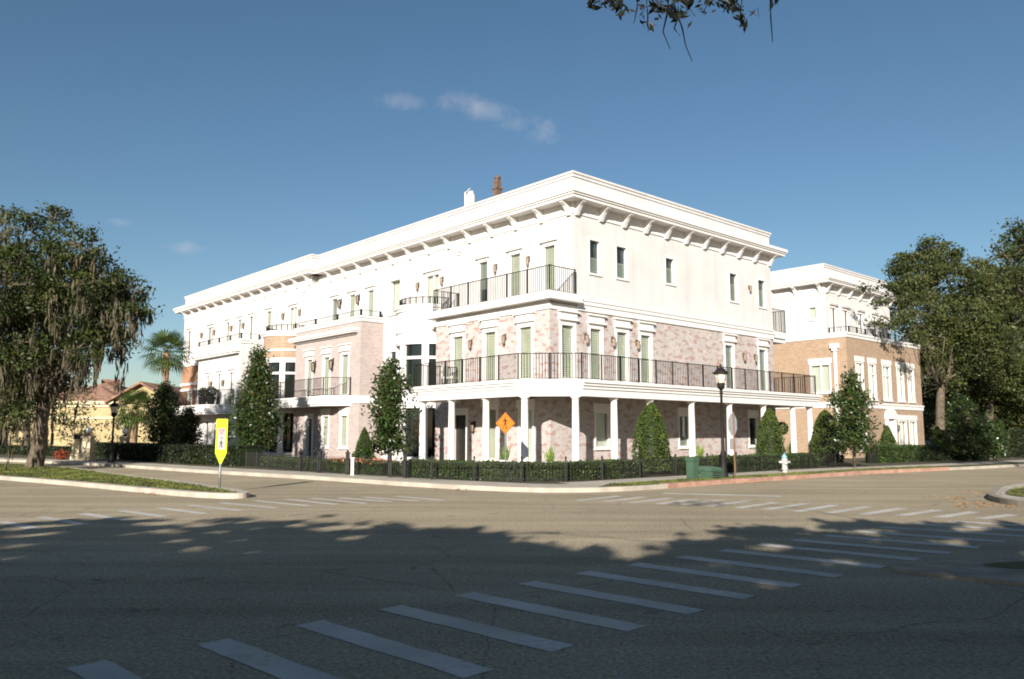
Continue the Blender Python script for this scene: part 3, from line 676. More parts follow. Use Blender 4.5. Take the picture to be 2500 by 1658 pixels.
# belt between second and third storey
mb = MB(); mb.box(1.6, XE + .0, -.07, .0, 6.80, 7.06); mb.box(1.6, XE, -.12, .0, 7.06, 7.22); mb.box(1.6, XE, -.16, 0, 7.22, 7.30); mb.build('belt_course', M['trim'], B)
# terrace on the brick block
mb = MB(); mb.box(-.06, 1.6, -.06, 7.76, 6.70, 6.94); mb.box(-.40, 1.62, -.40, 8.10, 7.06, 7.14); mb.box(-.34, 1.62, -.34, 8.04, 7.14, 7.40); mb.box(-.0, 1.6, .0, 7.7, 6.94, 7.06); mb.build('terrace_cornice', M['trim'], B)
railing(B, [(1.4, 7.75), (-.12, 7.75), (-.12, -.12), (1.4, -.12)], 7.40, 1.08, post_sp=1.25)
# doors on the ground floor
def door(F, D, glassy=False):
    a, b, c, d = D; mb = MB(); mb.box(a, a + .16, -.2, .04, c, d, F); mb.box(b - .16, b, -.2, .04, c, d, F); mb.box(a + .16, b - .16, -.2, .04, d - .32, d, F)
    o = mb.build('door_frame', M['trim'], B)
    e = MB(); e.box(a + .16, b - .16, -.24, -.18, c, d - .32, F)
    for k in range(3): e.box(a + .27, b - .27, -.18, -.165, c + .2 + k * .75, c + .8 + k * .75, F)
    e.build('door', M['door'], o)
    h = MB(); h.tube([F(a + .25, -.12, c + 1.0), F(a + .25, -.12, c + 1.2)], .015, 6); h.tube([F(a + .25, -.17, c + 1.1), F(a + .25, -.12, c + 1.1)], .012, 6); h.build('door_handle', M['bronze'], o)
door(FL0, DOOR0); door(FL0, DOOR1)
# --- porch with chamfered corner
PO = [(0, 6.15), (-2.45, 6.15), (-2.45, -.72), (-.72, -2.45), (17.4, -2.45), (17.4, 0)]
def grow(poly, o):                                                   # stand out from the porch outline
    k = o * .414
    return [(0, 6.15 + o), (-2.45 - o, 6.15 + o), (-2.45 - o, -.72 - k), (-.72 - k, -2.45 - o), (17.4 + o, -2.45 - o), (17.4 + o, 0)]
def inner(o): 
    k = o * .414; return [(0, 6.15 - o), (-2.45 + o, 6.15 - o), (-2.45 + o, -.72 + k), (-.72 + k, -2.45 + o), (17.4 - o, -2.45 + o), (17.4 - o, 0)]
mb = MB()
for o_, z0, z1 in ((.0, 3.02, 3.30), (.05, 3.30, 3.42), (.11, 3.42, 3.52), (.17, 3.52, 3.64)):
    A = grow(PO, o_); Bq = inner(.32); n = len(A)
    vs = [(x, y, z) for P_ in (A, Bq) for x, y in P_ for z in (z0, z1)]; fs = []
    for i in range(n - 1):
        a = 2 * i; b = 2 * n + 2 * i; fs += [(a, a + 2, a + 3, a + 1), (b, b + 1, b + 3, b + 2), (a + 1, a + 3, b + 3, b + 1), (a, b, b + 2, a + 2)]
    fs += [(0, 1, 2 * n + 1, 2 * n), (2 * n - 2, 4 * n - 2, 4 * n - 1, 2 * n - 1)]
    mb.add(vs, fs)
mb.build('porch_beam', M['trim'], B)
mb = MB(); mb.prism([(-.01, 5.8), (-2.12, 5.8), (-2.12, -.6), (-.6, -2.12), (17.0, -2.12), (17.0, -.01), (-.01, -.01)], 3.22, 3.60)
mb.build('porch_ceiling', plain('porch_ceiling_paint', (.42, .41, .37), .7, .04, 2, bs=0), B)
mb = MB(); mb.prism([(-.01, 6.3), (-2.75, 6.3), (-2.75, -.85), (-.85, -2.75), (17.5, -2.75), (17.5, -.01), (-.01, -.01)], 0, .15); mb.build('porch_floor', M['walk'], B)
RP = [(-.05, 6.05), (-2.40, 6.05), (-2.40, -.70), (-.70, -2.40), (17.3, -2.40), (17.3, -.05)]
railing(B, RP, 3.64, 1.0, post_sp=1.12)
colp = [(-2.2, 5.65), (-2.2, 3.61), (-2.2, 1.39), (-2.2, -.85), (-.85, -2.2), (1.35, -2.2), (3.6, -2.2), (6.5, -2.2), (9.45, -2.2), (12.4, -2.2), (15.2, -2.2), (16.95, -2.2)]
prof = [(.19, .15), (.19, .21), (.165, .24), (.175, .28), (.15, .31), (.148, 1.2), (.142, 2.0), (.128, 2.80), (.128, 2.83), (.145, 2.85), (.128, 2.87), (.128, 2.91), (.165, 2.95), (.19, 2.965), (.19, 3.02)]
mb = MB(); mb.lathe(prof, n=20)
c0 = mb.build('column', M['trim'], B); c0.location = (colp[0][0], colp[0][1], 0)
for x, y in colp[1:]:
    c = c0.copy(); sc.collection.objects.link(c); c.parent = B; c.location = (x, y, 0)
# --- lanterns
for a, z in ((5.0, 5.62), (2.7, 5.65)): lantern(B, FL0, a, z, .42)
for a in (2.1, 3.83, 5.5, 14.3, 15.4): lantern(B, FR, a, 5.6, .42)
for a in (2.73, 4.96, 9.1, 11.2): lantern(B, FL3, a, 9.3, .42)
for a in (17.1, 19.15): lantern(B, FL3, a, 9.35, .55, 'iron')
lantern(B, FR, 15.1, 9.35, .32); lantern(B, FL0, 4.75, 1.9, .45, 'iron')
for a in (17.35, 19.4): lantern(B, FL0, a, 5.5, .6, 'iron')
for a in (25.6, 23.3, 39.4, 36.95): lantern(B, FF3, a, 9.25, .42)
for a in (31.75, 33.8): lantern(B, FF3, a, 9.25, .42)
for a in (31.5, 33.6): lantern(B, FW, a, 5.1, .42)
# --- bay beside the brick block
def bay(cx, cy, r, tan=False, rail=True, top=8.0, w2=True):
    mt = M['tan_brick'] if tan else M['stucco']; a0, a1 = R_(88), R_(272); n = 28
    mb = MB(); mb.lathe([(r, 6.1), (r, top - .32)], (cx, cy), n, a0, a1)
    bd = mb.build('bay_wall', mt, B)
    mb = MB()
    mb.lathe([(r, top - .32), (r + .06, top - .32), (r + .06, top - .2), (r + .12, top - .16), (r + .12, top), (r - .3, top), (0.02, top)], (cx, cy), n, a0, a1, False)
    mb.lathe([(r, 6.72), (r + .06, 6.72), (r + .06, 6.84), (r, 6.84)], (cx, cy), n, a0, a1, False) if tan else mb.lathe([(r, 6.62), (r + .05, 6.62), (r + .05, 6.70), (r, 6.72)], (cx, cy), n, a0, a1, False)
    mb.lathe([(r, 6.1), (r + .05, 6.1), (r + .05, 6.28), (r, 6.3)], (cx, cy), n, a0, a1, False)
    mb.build('bay_cornice', M['trim'], B)
    # ring of tall windows between white piers
    for (z0, z1, bars) in ((3.95, 6.1, 5.35), (.5, 2.95, None)):
        mb = MB(); mb.lathe([(r - .14, z0 - .2), (r - .14, z1)], (cx, cy), n, a0, a1, False); 
        gl = mb.build('bay_window', M['dark'], B)
        fr = MB()
        for k in range(5):
            t = a0 + (a1 - a0) * (k / 4); w = .17 if k in (1, 2, 3) else .12
            x, y = cx + (r - .06) * math.cos(t), cy + (r - .06) * math.sin(t); ca, sa = math.cos(t), math.sin(t)
            f = lambda u_, v_, z: (x + ca * u_ - sa * v_, y + sa * u_ + ca * v_, z)
            fr.box(-.1, .07, -w, w, z0 - .2, z1, f)
        fr.lathe([(r - .13, z1 - .08), (r + .02, z1 - .08), (r + .02, z1), (r - .13, z1)], (cx, cy), n, a0, a1, False)
        if bars: fr.lathe([(r - .13, bars - .07), (r - .03, bars - .07), (r - .03, bars + .07), (r - .13, bars + .07)], (cx, cy), n, a0, a1, False)
        fr.build('frame', M['trim'], gl)
    mb = MB(); mb.lathe([(r, 0), (r, .45), (r - .1, .5)], (cx, cy), n, a0, a1, False); mb.build('bay_plinth', M['stucco'], B)
    mb = MB(); mb.lathe([(r, 2.95), (r, 3.1), (r + .05, 3.12), (r + .08, 3.55), (r, 3.75)], (cx, cy), n, a0, a1, False)
    mb.build('bay_spandrel', M['trim'] if not tan else M['stucco'], B)
    if rail:
        pts = [(cx + (r - .15) * math.cos(t), cy + (r - .15) * math.sin(t)) for t in np.linspace(a0, a1, 15)]
        railing(B, pts, top, .38, sp=.12, post_sp=5, feet=.05)
bay(1.45, 10.15, 1.72, top=8.0)
bay(.97, 24.4, 1.75, True, top=8.0)
# --- pale brick block in the middle
PK = M['pink_brick']
mb = MB(); wall(mb, FL0, 14.5, 21.95, 0, 7.72, W['M0'] + [DOOR1]); mb.add([(0, 14.5, 0), (1.45, 14.5, 0), (1.45, 14.5, 7.72), (0, 14.5, 7.72)], [(0, 1, 2, 3)])
mb.add([(0, 21.95, 0), (1.45, 21.95, 0), (1.45, 21.95, 7.72), (0, 21.95, 7.72)], [(0, 1, 2, 3)]); mb.build('pale_brick_wall', PK, B)
mb = MB(); mb.box(-.06, 1.45, 14.44, 22.01, 7.72, 7.90); mb.box(-.12, 1.45, 14.38, 22.07, 7.90, 8.0)
mb.build('block_cornice', M['trim'], B)
mb = MB(); mb.box(-.05, 0, 14.44, 22.0, 3.26, 3.66); mb.box(0, 1.45, 14.44, 14.5, 3.26, 3.66); mb.build('belt_course', M['trim'], B)
mb = MB(); mb.box(-.10, 0, 14.9, 22.0, 7.02, 7.12); mb.box(-.30, 0, 14.75, 22.25, 7.12, 7.20); mb.box(-.36, 0, 14.7, 22.3, 7.20, 7.36); mb.build('ledge', M['trim'], B)
railing(B, [(-.03, 22.0), (-.03, 14.47), (1.2, 14.47)], 8.0, .32, sp=.28, post_sp=2.4, pw=.05)
def balcony(poly, z0=3.14, z1=3.68):
    mb = MB()
    g2 = lambda P_, o: P_
    mb.prism(poly, z0 + .1, z1 - .1); c = [sum(p[0] for p in poly) / len(poly), sum(p[1] for p in poly) / len(poly)]
    def sc2(o): return [(p[0] + (0 if p[0] > -.6 else -o), p[1] + (o if p[1] > c[1] else -o)) for p in poly]
    mb.prism(sc2(.05), z1 - .1, z1); mb.prism(sc2(-.06), z0, z0 + .1)
    mb.build('balcony', M['trim'], B)
balcony([(-.01, 23.4), (-1.15, 23.4), (-1.15, 16.4), (-.01, 15.25)])
railing(B, [(-.1, 23.3), (-1.1, 23.3), (-1.1, 16.42), (-.06, 15.38)], 3.68, 1.0, post_sp=1.6)
# --- the far wing, a little proud of the near one
mb = MB(); wall(mb, FF3, 22.0, 43.4, 6.98, 11.5, W['F3']); mb.add([(.97, 22.0, 0), (1.45, 22.0, 0), (1.45, 22.0, 11.5), (.97, 22.0, 11.5)], [(0, 1, 2, 3)])
mb.add([(.97, 43.4, 0), (9, 43.4, 0), (9, 43.4, 11.5), (.97, 43.4, 11.5)], [(0, 1, 2, 3)]); mb.build('far_wing_wall', M['stucco'], B)
mb = MB(); wall(mb, FF3, 22.0, 43.4, 0, 6.98, W['F3']); mb.build('tan_brick_wall', M['orange_brick'], B)
mb = MB(); mb.box(.90, .97, 36.4, 43.46, 6.98, 7.2); mb.box(.87, .97, 36.4, 43.46, 5.45, 5.65); mb.box(.90, .97, 36.4, 43.46, 5.02, 5.2); mb.box(.88, .97, 26.2, 28.8, 3.2, 3.6); mb.build('far_belt', M['trim'], B)
mb = MB(); wall(mb, FW, 28.9, 36.3, 0, 7.7, W['W'] + [(31.9, 32.9, .15, 2.6)]); mb.add([(-.42, 28.9, 0), (.97, 28.9, 0), (.97, 28.9, 7.7), (-.42, 28.9, 7.7)], [(0, 1, 2, 3)]); mb.add([(-.42, 36.3, 0), (.97, 36.3, 0), (.97, 36.3, 7.7), (-.42, 36.3, 7.7)], [(0, 1, 2, 3)])
mb.build('white_block_wall', M['stucco'], B)
door(FW, (31.9, 32.9, .15, 2.6))
mb = MB(); mb.box(-.48, .97, 28.84, 36.36, 7.7, 7.88); mb.box(-.54, .97, 28.78, 36.42, 7.88, 7.98); mb.box(-.72, -.42, 29.1, 36.7, 7.02, 7.14); mb.box(-.80, -.42, 29.0, 36.8, 7.14, 7.3); mb.build('white_block_cornice', M['trim'], B)
railing(B, [(-.45, 36.3), (-.45, 28.87), (.8, 28.87)], 7.98, .36, sp=.28, post_sp=2.0, pw=.045)
balcony([(.9, 38.3), (-1.75, 38.3), (-1.75, 31.8), (-.43, 29.6)], 2.95, 3.6)
railing(B, [(.8, 38.2), (-1.7, 38.2), (-1.7, 31.85), (-.5, 29.75)], 3.6, 1.0, post_sp=1.6)
# --- roofs
top_storey(B, 1.45, XE, 0, 21.95)
top_storey(B, .97, 9.5, 22.05, 43.4)
for k in range(11): bracket(B, FR, 1.60 + 1.565 * k)
for k in range(14): bracket(B, FL3, .2 + 1.68 * k) if .2 + 1.68 * k < 21.6 else None
for k in range(14): bracket(B, FF3, 22.25 + 1.58 * k)
# --- corner: the upper storey starts 1.45 m back on the left side, its end wall is flush with the brick below
# --- downspouts with hopper heads
def downspout(F, s, ztop, zbot, B_=B, w=.06, wide=.2):
    mb = MB(); mb.box(s - wide, s + wide, .02, .22, ztop, ztop + .3, F); mb.box(s - wide * .6, s + wide * .6, .03, .18, ztop - .16, ztop, F); mb.box(s - w, s + w, .03, .13, zbot, ztop - .16, F)
    mb.build('downspout', M['trim'], B_)
downspout(FL3, 7.85, 10.6, 7.4, w=.045); downspout(FF3, 23.0, 10.5, 8.0, w=.045); downspout(FF3, 39.9, 10.5, 7.2, w=.045)
# --- side balcony at the far end of the right hand facade
mb = MB(); mb.box(XE + .01, 19.1, .2, 1.9, 6.72, 6.95); mb.box(XE + .01, 19.2, .1, 2.0, 6.95, 7.3); mb.build('balcony', M['trim'], B)
railing(B, [(XE + .06, .18), (19.1, .18), (19.1, 1.9)], 7.3, 1.3, post_sp=1.7)
# --- flues on the roof
for a, b, zt, kind in ((8.75, 3.0, 14.3, 'w'), (6.7, 3.0, 14.62, 'b')):
    mb = MB()
    if kind == 'w':
        mb.tube([(b, a, 12), (b, a, zt - .35), (b - .1, a + .02, zt - .12), (b - .22, a + .05, zt - .02)], [.2, .2, .21, .18], 10); mb.box(b - .2, b + .2, a + .24, a + .36, 12, zt - .05)
        mb.build('flue', [M['trim']], B)
    else:
        mb.box(b - .16, b + .16, a - .16, a + .16, 12, zt - .75); mb.box(b - .2, b + .2, a - .2, a + .2, zt - .75, zt - .66); mb.box(b - .13, b + .13, a - .13, a + .13, zt - .655, zt - .2); mb.lathe([(.17, zt - .198), (.15, zt - .06), (.06, zt)], (b, a), 10); mb.build('flue', M['vent_br'], B)
# ================================================================ the orange brick building along the right hand street
B2 = empty('brick_townhouse', (P0[0], P0[1], 0), ROT, label='orange brick townhouse with set back white top storey, partly behind the oak on the right', cat='building')
G26 = Face('R', 0); 
FS = Face('L', 26.2); FA = Face('R', 0); FS3 = Face('L', 27.4); FA3 = Face('R', 1.85)
h1 = []; h1.append(window(B2, FS, 1.2, 2.3, 4.3, 5.98, 'blind', head='flat', mull=(1.75,), case=.10))
fa = []
for a, b in ((27.45, 28.25), (29.25, 30.05), (31.35, 32.35), (33.6, 34.45), (35.35, 36.2)): fa.append(window(B2, FA, a, b, 3.92, 6.1, 'blind', head='flat', case=.10, mull=((a + b) / 2,), bars=(5.5,)))
for a, b in ((33.45, 34.5), (35.2, 36.15)): fa.append(window(B2, FA, a, b, .65, 2.45, 'blind', head='flat', case=.10, mull=((a + b) / 2,)))
for a, b in ((27.6, 28.3),): fa.append(window(B2, FA, a, b, .65, 2.45, 'blind', head='flat', case=.10))
dz = (31.35, 32.65, .3, 2.55)
mb = MB(); wall(mb, FS, 0, 21, 0, 7.7, h1); wall(mb, FA, 26.2, 37.6, 0, 7.7, fa + [dz]); mb.add([(37.6, 0, 0), (37.6, 21, 0), (37.6, 21, 7.7), (37.6, 0, 7.7)], [(0, 1, 2, 3)]); mb.build('brick_wall', M['tan_brick'], B2)
mb = MB(); ring(mb, 26.2, 37.6, 0, 21, .05, 7.68, 7.86, .5); ring(mb, 26.2, 37.6, 0, 21, .10, 7.86, 8.0, .55); mb.build('coping', M['trim'], B2)
mb = MB(); ring(mb, 26.2, 37.6, 0, 21, .05, 3.26, 3.50, .05); ring(mb, 26.2, 37.6, 0, 21, .09, 3.50, 3.62, .09); mb.build('belt_course', M['trim'], B2)
mb = MB(); mb.box(26.6, 37.4, .4, 20.8, 7.5, 7.66); mb.build('terrace', M['roof'], B2)
h3 = [window(B2, FS3, 2.52, 2.87, 9.2, 9.98, 'blind', head='none', case=.06)]
f3 = []
for a, b in ((28.05, 28.75), (29.8, 30.5), (32.1, 32.75), (34.3, 35.0), (35.7, 36.3)): f3.append(window(B2, FA3, a, b, 8.1, 9.95, 'dark', case=.08, mull=((a + b) / 2,)))
mb = MB(); wall(mb, FS3, 1.85, 21, 7.66, 11.5, h3); wall(mb, FA3, 27.4, 38.0 - .6, 7.66, 11.5, f3); mb.add([(37.4, 1.85, 7.6), (37.4, 21, 7.6), (37.4, 21, 11.5), (37.4, 1.85, 11.5)], [(0, 1, 2, 3)]); mb.build('upper_wall', M['stucco'], B2)
top_storey(B2, 27.4, 37.4, 1.85, 21)
for k in range(7): bracket(B2, FA3, 27.6 + 1.6 * k)
for k in range(6): bracket(B2, FS3, 2.1 + 1.75 * k)
mb = MB(); mb.box(27.34, 27.4, 1.8, 21, 10.80, 10.92); mb.build('string_course', M['trim'], B2)
railing(B2, [(26.9, .12), (37.4, .12)], 8.0, .42, sp=.25, post_sp=1.2, pw=.04)
railing(B2, [(26.9, 1.4), (26.9, .12)], 8.0, .42, sp=.25, post_sp=1.2, pw=.04)
downspout(FS, .72, 7.0, .3, B2, w=.09, wide=.28)
mb = MB(); mb.box(31.30, 31.5, -.16, .04, .3, 2.6, ); mb.box(32.5, 32.7, -.16, .04, .3, 2.6); mb.box(31.2, 32.8, -.2, .04, 2.6, 2.78)
n = 12; arc = [(32.0 + .8 * math.cos(math.pi * k / n), 2.78 + .5 * math.sin(math.pi * k / n)) for k in range(n + 1)]
mb.add([(x, -.18, z) for x, z in arc] + [(x, 0.0, z) for x, z in arc], [tuple(range(n + 1)), tuple(range(n + 1, 2 * n + 2))] + [(i, i + 1, n + 2 + i, n + 1 + i) for i in range(n)])
dd = mb.build('door_surround', M['trim'], B2); mb = MB(); mb.box(31.5, 32.5, .02, .08, .3, 2.6); mb.build('door', M['white_door'], dd)
lantern(B2, FA, 30.95, 2.0, .4, 'iron'); lantern(B2, FA, 33.0, 2.0, .4, 'iron')
# ================================================================ trees
def P3(px, y, D):                                                    # used only to write down measured crown positions
    return ((px - 1250) / 1959 * D * 1.01, D, CZ + D * (1062 - y) / 1972)
# --- the oaks behind the viewpoint: their crowns reach over the camera and shade the crossing
EX = [-40, -14, -9.7, -4.9, -1.6, -.4, 1.2, 2.6, 3.8, 5.8, 8.4, 12, 40]; EY = [15.5, 15.2, 15.0, 15.6, 14.2, 12.6, 11.2, 12.0, 13.6, 14.9, 14.6, 14, 14]
ph = rng.uniform(0, 6.28, 8)
def keep_near(P):  # culls leaves so the unseen crowns cast a set shadow edge and gaps
    xs = P[:, 0] + .606 * P[:, 2]; ys = P[:, 1] + 2.59 * P[:, 2]
    e = np.interp(xs, EX, EY)
    w = .65 * np.sin(xs * 1.7 + ph[0]) + .5 * np.sin(xs * 3.9 + ph[1]) + .35 * np.sin(xs * 8 + ph[2]) + .2 * np.sin(xs * 15 + ph[3])
    n = np.sin(xs * 2.3 + ys * 1.2 + ph[3]) + np.sin(ys * 4.6 + ph[4] - 1.1 * xs + .8 * np.sin(xs * 1.9)) + .9 * np.sin(xs * 4.7 - ys * 3.1 + ph[5]) + .7 * np.sin(xs * 7.3 + ys * 5.1 + ph[6]) + .35 * np.random.default_rng(5).normal(size=len(P))
    soft = np.clip((e - ys) / 5.0, 0, 1) * 1.7
    gap_l = (xs < -2.2) & (ys > 8.2 + .12 * (xs + 8)) & (n > -.25 + soft)
    gap_m = (np.abs(xs - 1) < 1.6) & (ys > e - 1.6) & (n > .6)
    gap_r = (xs > 2.3) & (ys > 8.6) & (n > .05 + soft * .6)
    gap_l |= gap_m
    rnd = np.random.default_rng(3).uniform(-1, 1, len(P))
    ok = (ys < e + w * .7 + rnd * .55) & ~gap_l & ~gap_r
    vis = (P[:, 1] > -1.0) & (P[:, 2] < CZ + .60 * np.maximum(P[:, 1], 0) + 2.0)
    return ok & ~vis & (P[:, 2] > 2.4)
near = [((-8.5, -11.5, 0), [((-12, -9, 7), (4, 5, 2.4)), ((-6, -13, 8), (4.5, 5, 2.4)), ((-6.5, -6, 6.2), (4, 4, 2)), ((-15, -14, 7), (4, 4, 2.4)), ((-12.5, -3.5, 5.6), (3.2, 3.2, 1.3)), ((-3.5, -1.5, 5.4), (2.4, 2.2, .8)), ((-6.5, .2, 5.0), (3.2, 2.4, .6)), ((-11, .3, 5.0), (3.4, 2.4, .6))], 'wide oak behind the viewpoint on the left whose crown shades the near road'),  # thin low clumps ending each list are added to block sky light
        ((.8, -14, 0), [((-1, -10, 7), (4.2, 4.5, 2.2)), ((4, -13, 8), (4, 4.5, 2.4)), ((1, -5, 6), (4, 4, 1.8)), ((0, -17, 9), (5, 4, 2.5)), ((-1.5, -2.6, 5), (2.5, 2, .8)), ((3.6, -1.0, 5.5), (2.8, 2.2, .8)), ((-2.2, .6, 4.9), (2.6, 2.0, .5)), ((1.6, .6, 4.9), (2.6, 2.0, .5))], 'oak right behind the viewpoint with twigs hanging into the top of the picture'),
        ((10, -11, 0), [((8, -8, 6.6), (4.2, 4.5, 2.2)), ((12, -12, 7.5), (4.5, 5, 2.4)), ((6.5, -4, 5.8), (3.6, 3.6, 1.4)), ((14, -6, 6.5), (4, 4, 2)), ((8.8, -1.5, 5.6), (2.8, 2.4, 1)), ((6.0, .4, 5.0), (3.0, 2.2, .55)), ((11, .3, 5.0), (3.0, 2.2, .55))], 'spreading oak behind the viewpoint on the right shading the small island')]
roots = []
for base, cl, lab in near:
    roots.append(tree('oak_tree', base, 3.6, cl, tr=.42, mat=M['oak'], per_m2=2.6, cl_r=.75, per_cl=36, size=.27, label=lab, cat='tree', twigs=70, keep=keep_near, shell=.25, asp=.6))
# leafy twigs that hang into the top of the view
R0 = roots[1]; bx0 = np.array([.8, -14, 0]); HB = MB(); lp = []
def hp(px, y, d=6.0): return np.array([(px - 1250) / 1959 * d * 1.05, d, CZ + d * math.tan(math.atan((829 - y) / 1959) + .1174)])
main = [np.array([3.2, -1.0, 5.9]), np.array([2.6, 2.5, 5.9]), np.array([2.0, 5.0, 5.75]), hp(1740, -50)]
HB.tube([tuple(p - bx0) for p in main], [.018, .014, .011, .009], 6)
for tw in ([(1740, -50), (1640, -25), (1500, -15), (1440, -5)], [(1740, -50), (1820, -20), (1890, -10)], [(1640, -25), (1655, 30), (1668, 70), (1675, 112), (1690, 150)], [(1640, -25), (1630, 40), (1620, 78), (1637, 120)], [(1580, -20), (1584, 35), (1583, 70)], [(1887, -10), (1886, 40), (1888, 103)],
           [(1560, -20), (1558, 20), (1549, 58)], [(1820, -20), (1812, 30), (1822, 76)], [(1500, -15), (1520, 25)], [(1740, -50), (1735, 5), (1720, 30)], [(1655, 50), (1648, 70), (1662, 88)], [(1440, -5), (1450, 20)], [(1640, -25), (1680, 10), (1700, 40)]):
    q = [hp(a, b, 6.0 + rng.normal() * .05) - bx0 for a, b in tw]; HB.tube([tuple(p) for p in q], [.010 - .007 * i / (len(q) - 1) for i in range(len(q))], 4)
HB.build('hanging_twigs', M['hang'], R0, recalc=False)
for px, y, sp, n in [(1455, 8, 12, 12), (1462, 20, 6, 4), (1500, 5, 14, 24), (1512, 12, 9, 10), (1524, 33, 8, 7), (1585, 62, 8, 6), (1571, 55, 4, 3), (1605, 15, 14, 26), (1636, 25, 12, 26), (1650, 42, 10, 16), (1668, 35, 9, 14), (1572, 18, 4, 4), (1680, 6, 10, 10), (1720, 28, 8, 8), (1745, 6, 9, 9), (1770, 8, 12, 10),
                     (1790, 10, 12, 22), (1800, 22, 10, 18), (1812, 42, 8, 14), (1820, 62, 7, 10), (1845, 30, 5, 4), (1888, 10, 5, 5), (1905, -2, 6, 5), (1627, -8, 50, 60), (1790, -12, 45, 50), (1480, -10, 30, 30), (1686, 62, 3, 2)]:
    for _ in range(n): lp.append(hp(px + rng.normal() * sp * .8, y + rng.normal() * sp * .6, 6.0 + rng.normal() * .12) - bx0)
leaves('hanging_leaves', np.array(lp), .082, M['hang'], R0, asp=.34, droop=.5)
# --- left oak with hanging moss
def CL(L, D, jd=1.6, rs=1.0):
    out = []
    for px, y, r in L:
        r = r * rs
        d = D + rng.normal() * jd; out.append((P3(px, y, d), (r, r * 1.05, r * .78)))
    return out
def CLL(L, D):                                                       # the right side of this crown leans towards the road
    out = []
    for px, y, r in L:
        r = r * D / 41.8; px -= 16; d = (D - 1.5 if px > 180 else D) + rng.normal() * (.7 if px > 180 else 1.4); out.append((P3(px, y, d), (r, r * 1.05, r * .78)))
    return out
tree('oak_tree', (-21.3, 36.2, .12), 2.9, CLL([(40, 565, 1.9), (112, 522, 1.1), (195, 590, 1.5), (120, 650, 2.4), (30, 690, 2.7), (225, 675, 2.1), (295, 725, 1.5), (335, 770, .95), (250, 785, 1.8), (150, 790, 2.4), (60, 830, 2.5), (-10, 900, 2.5), (100, 905, 1.7), (180, 860, 1.6), (-80, 700, 3.2), (-70, 880, 3), (290, 830, 1.1), (320, 690, .9), (20, 960, 1.6), (250, 690, 1.4), (170, 720, 2.0), (90, 740, 2.2), (35, 965, 1.7), (115, 955, 1.3), (175, 925, 1.3), (-40, 990, 2.0), (60, 1015, 1.0), (275, 800, 1.0), (215, 850, 1.1), (345, 745, .8)], 36.2),
     tr=.33, mat=M['oak_l'], bark=M['bark_lt'], per_m2=1.95, cl_r=.42, per_cl=42, size=.145, moss=(520, 3, 2.7), label='large live oak draped in grey moss on the grass island at left', cat='tree', twigs=140, lean=(.3, 0))
tree('oak_tree', (-36, 60, .1), 3, CL([(40, 900, 2.5), (-30, 860, 4), (70, 1000, 1.5), (-20, 1010, 2.5), (150, 1000, 1.1), (190, 1020, .9), (215, 975, .8)], 57), tr=.25, mat=M['oak_r'], per_m2=1.1, cl_r=.6, per_cl=26, size=.2, label='shady low oak in front of the yellow building, behind the mossy oak', cat='tree', twigs=50)
# --- right hand oaks
GR = 'oaks beyond the orange brick building'
tree('oak_tree', (31.6, 60, .1), 5.2, CL([(2215, 710, 1.2), (2255, 655, 1.6), (2300, 625, 1.3), (2330, 700, 2.1), (2235, 765, 1.8), (2400, 730, 2.0), (2310, 830, 2.0), (2400, 850, 2.2), (2285, 920, 1.4), (2290, 600, .9), (2380, 650, 1.0), (2215, 640, .9), (2350, 780, 2.0), (2260, 850, 1.5)], 60, 1.5, 1.3) + CL([(2150, 745, .45), (2185, 790, .5), (2135, 790, .3), (2200, 705, .7), (2232, 690, .9), (2165, 700, .4), (2215, 770, .7), (2240, 820, .6), (2120, 700, .25)], 51.5, .3), tr=.34, mat=M['oak_r'], bark=M['bark_lt'], per_m2=2.1, cl_r=.55, per_cl=38, size=.2, label='tall oak with a pale trunk reaching over the corner of the orange brick building', cat='tree', twigs=120, lean=(.5, 0))
tree('oak_tree', (40, 68, .1), 4, CL([(2440, 700, 2.2), (2490, 780, 3), (2420, 820, 2.5), (2350, 880, 2.2), (2450, 920, 2.5), (2500, 900, 2.5), (2540, 700, 3), (2330, 960, 1.8), (2400, 980, 2)], 68, 2, 1.25), tr=.4, mat=M['oak_r'], bark=M['bark_lt'], per_m2=1.7, cl_r=.65, per_cl=34, size=.24, label='dark oak farther back at the right edge, behind the tall oak', cat='tree', twigs=80, lean=(.4, 0))
tree('oak_tree', (23.5, 29.5, .1), 4, CL([(2490, 585, .7), (2545, 640, 1.6), (2620, 600, 2.3), (2500, 665, .45), (2520, 710, .9), (2660, 750, 2.6), (2460, 618, .3), (2480, 545, .4)], 30, 1), tr=.3, mat=M['oak_r'], per_m2=2.4, cl_r=.42, per_cl=36, size=.13, label='oak at the right edge with its branches against the sky, across the right hand street', cat='tree', twigs=90)
for (px, D, top, lab) in ((2300, 70, 800, 'dark background tree right of the orange brick building, nearest to its wall'), (2400, 74, 780, 'dark background tree above the low white house'), (2500, 72, 760, 'dark background tree cut by the right edge')):
    x, y, z = P3(px, top, D); tree('background_tree', (x, D, .1), 3, [((x, D, z * .72), (3.4, 3, z * .26)), ((x + 1, D, z * .42), (3.6, 3, z * .3)), ((x - 1.5, D + 1, z * .3), (3, 3, z * .25))], tr=.3, mat=M['oak'], per_m2=1.2, cl_r=.8, per_cl=30, size=.3, label=lab, cat='tree', group='background trees at the right', twigs=20)
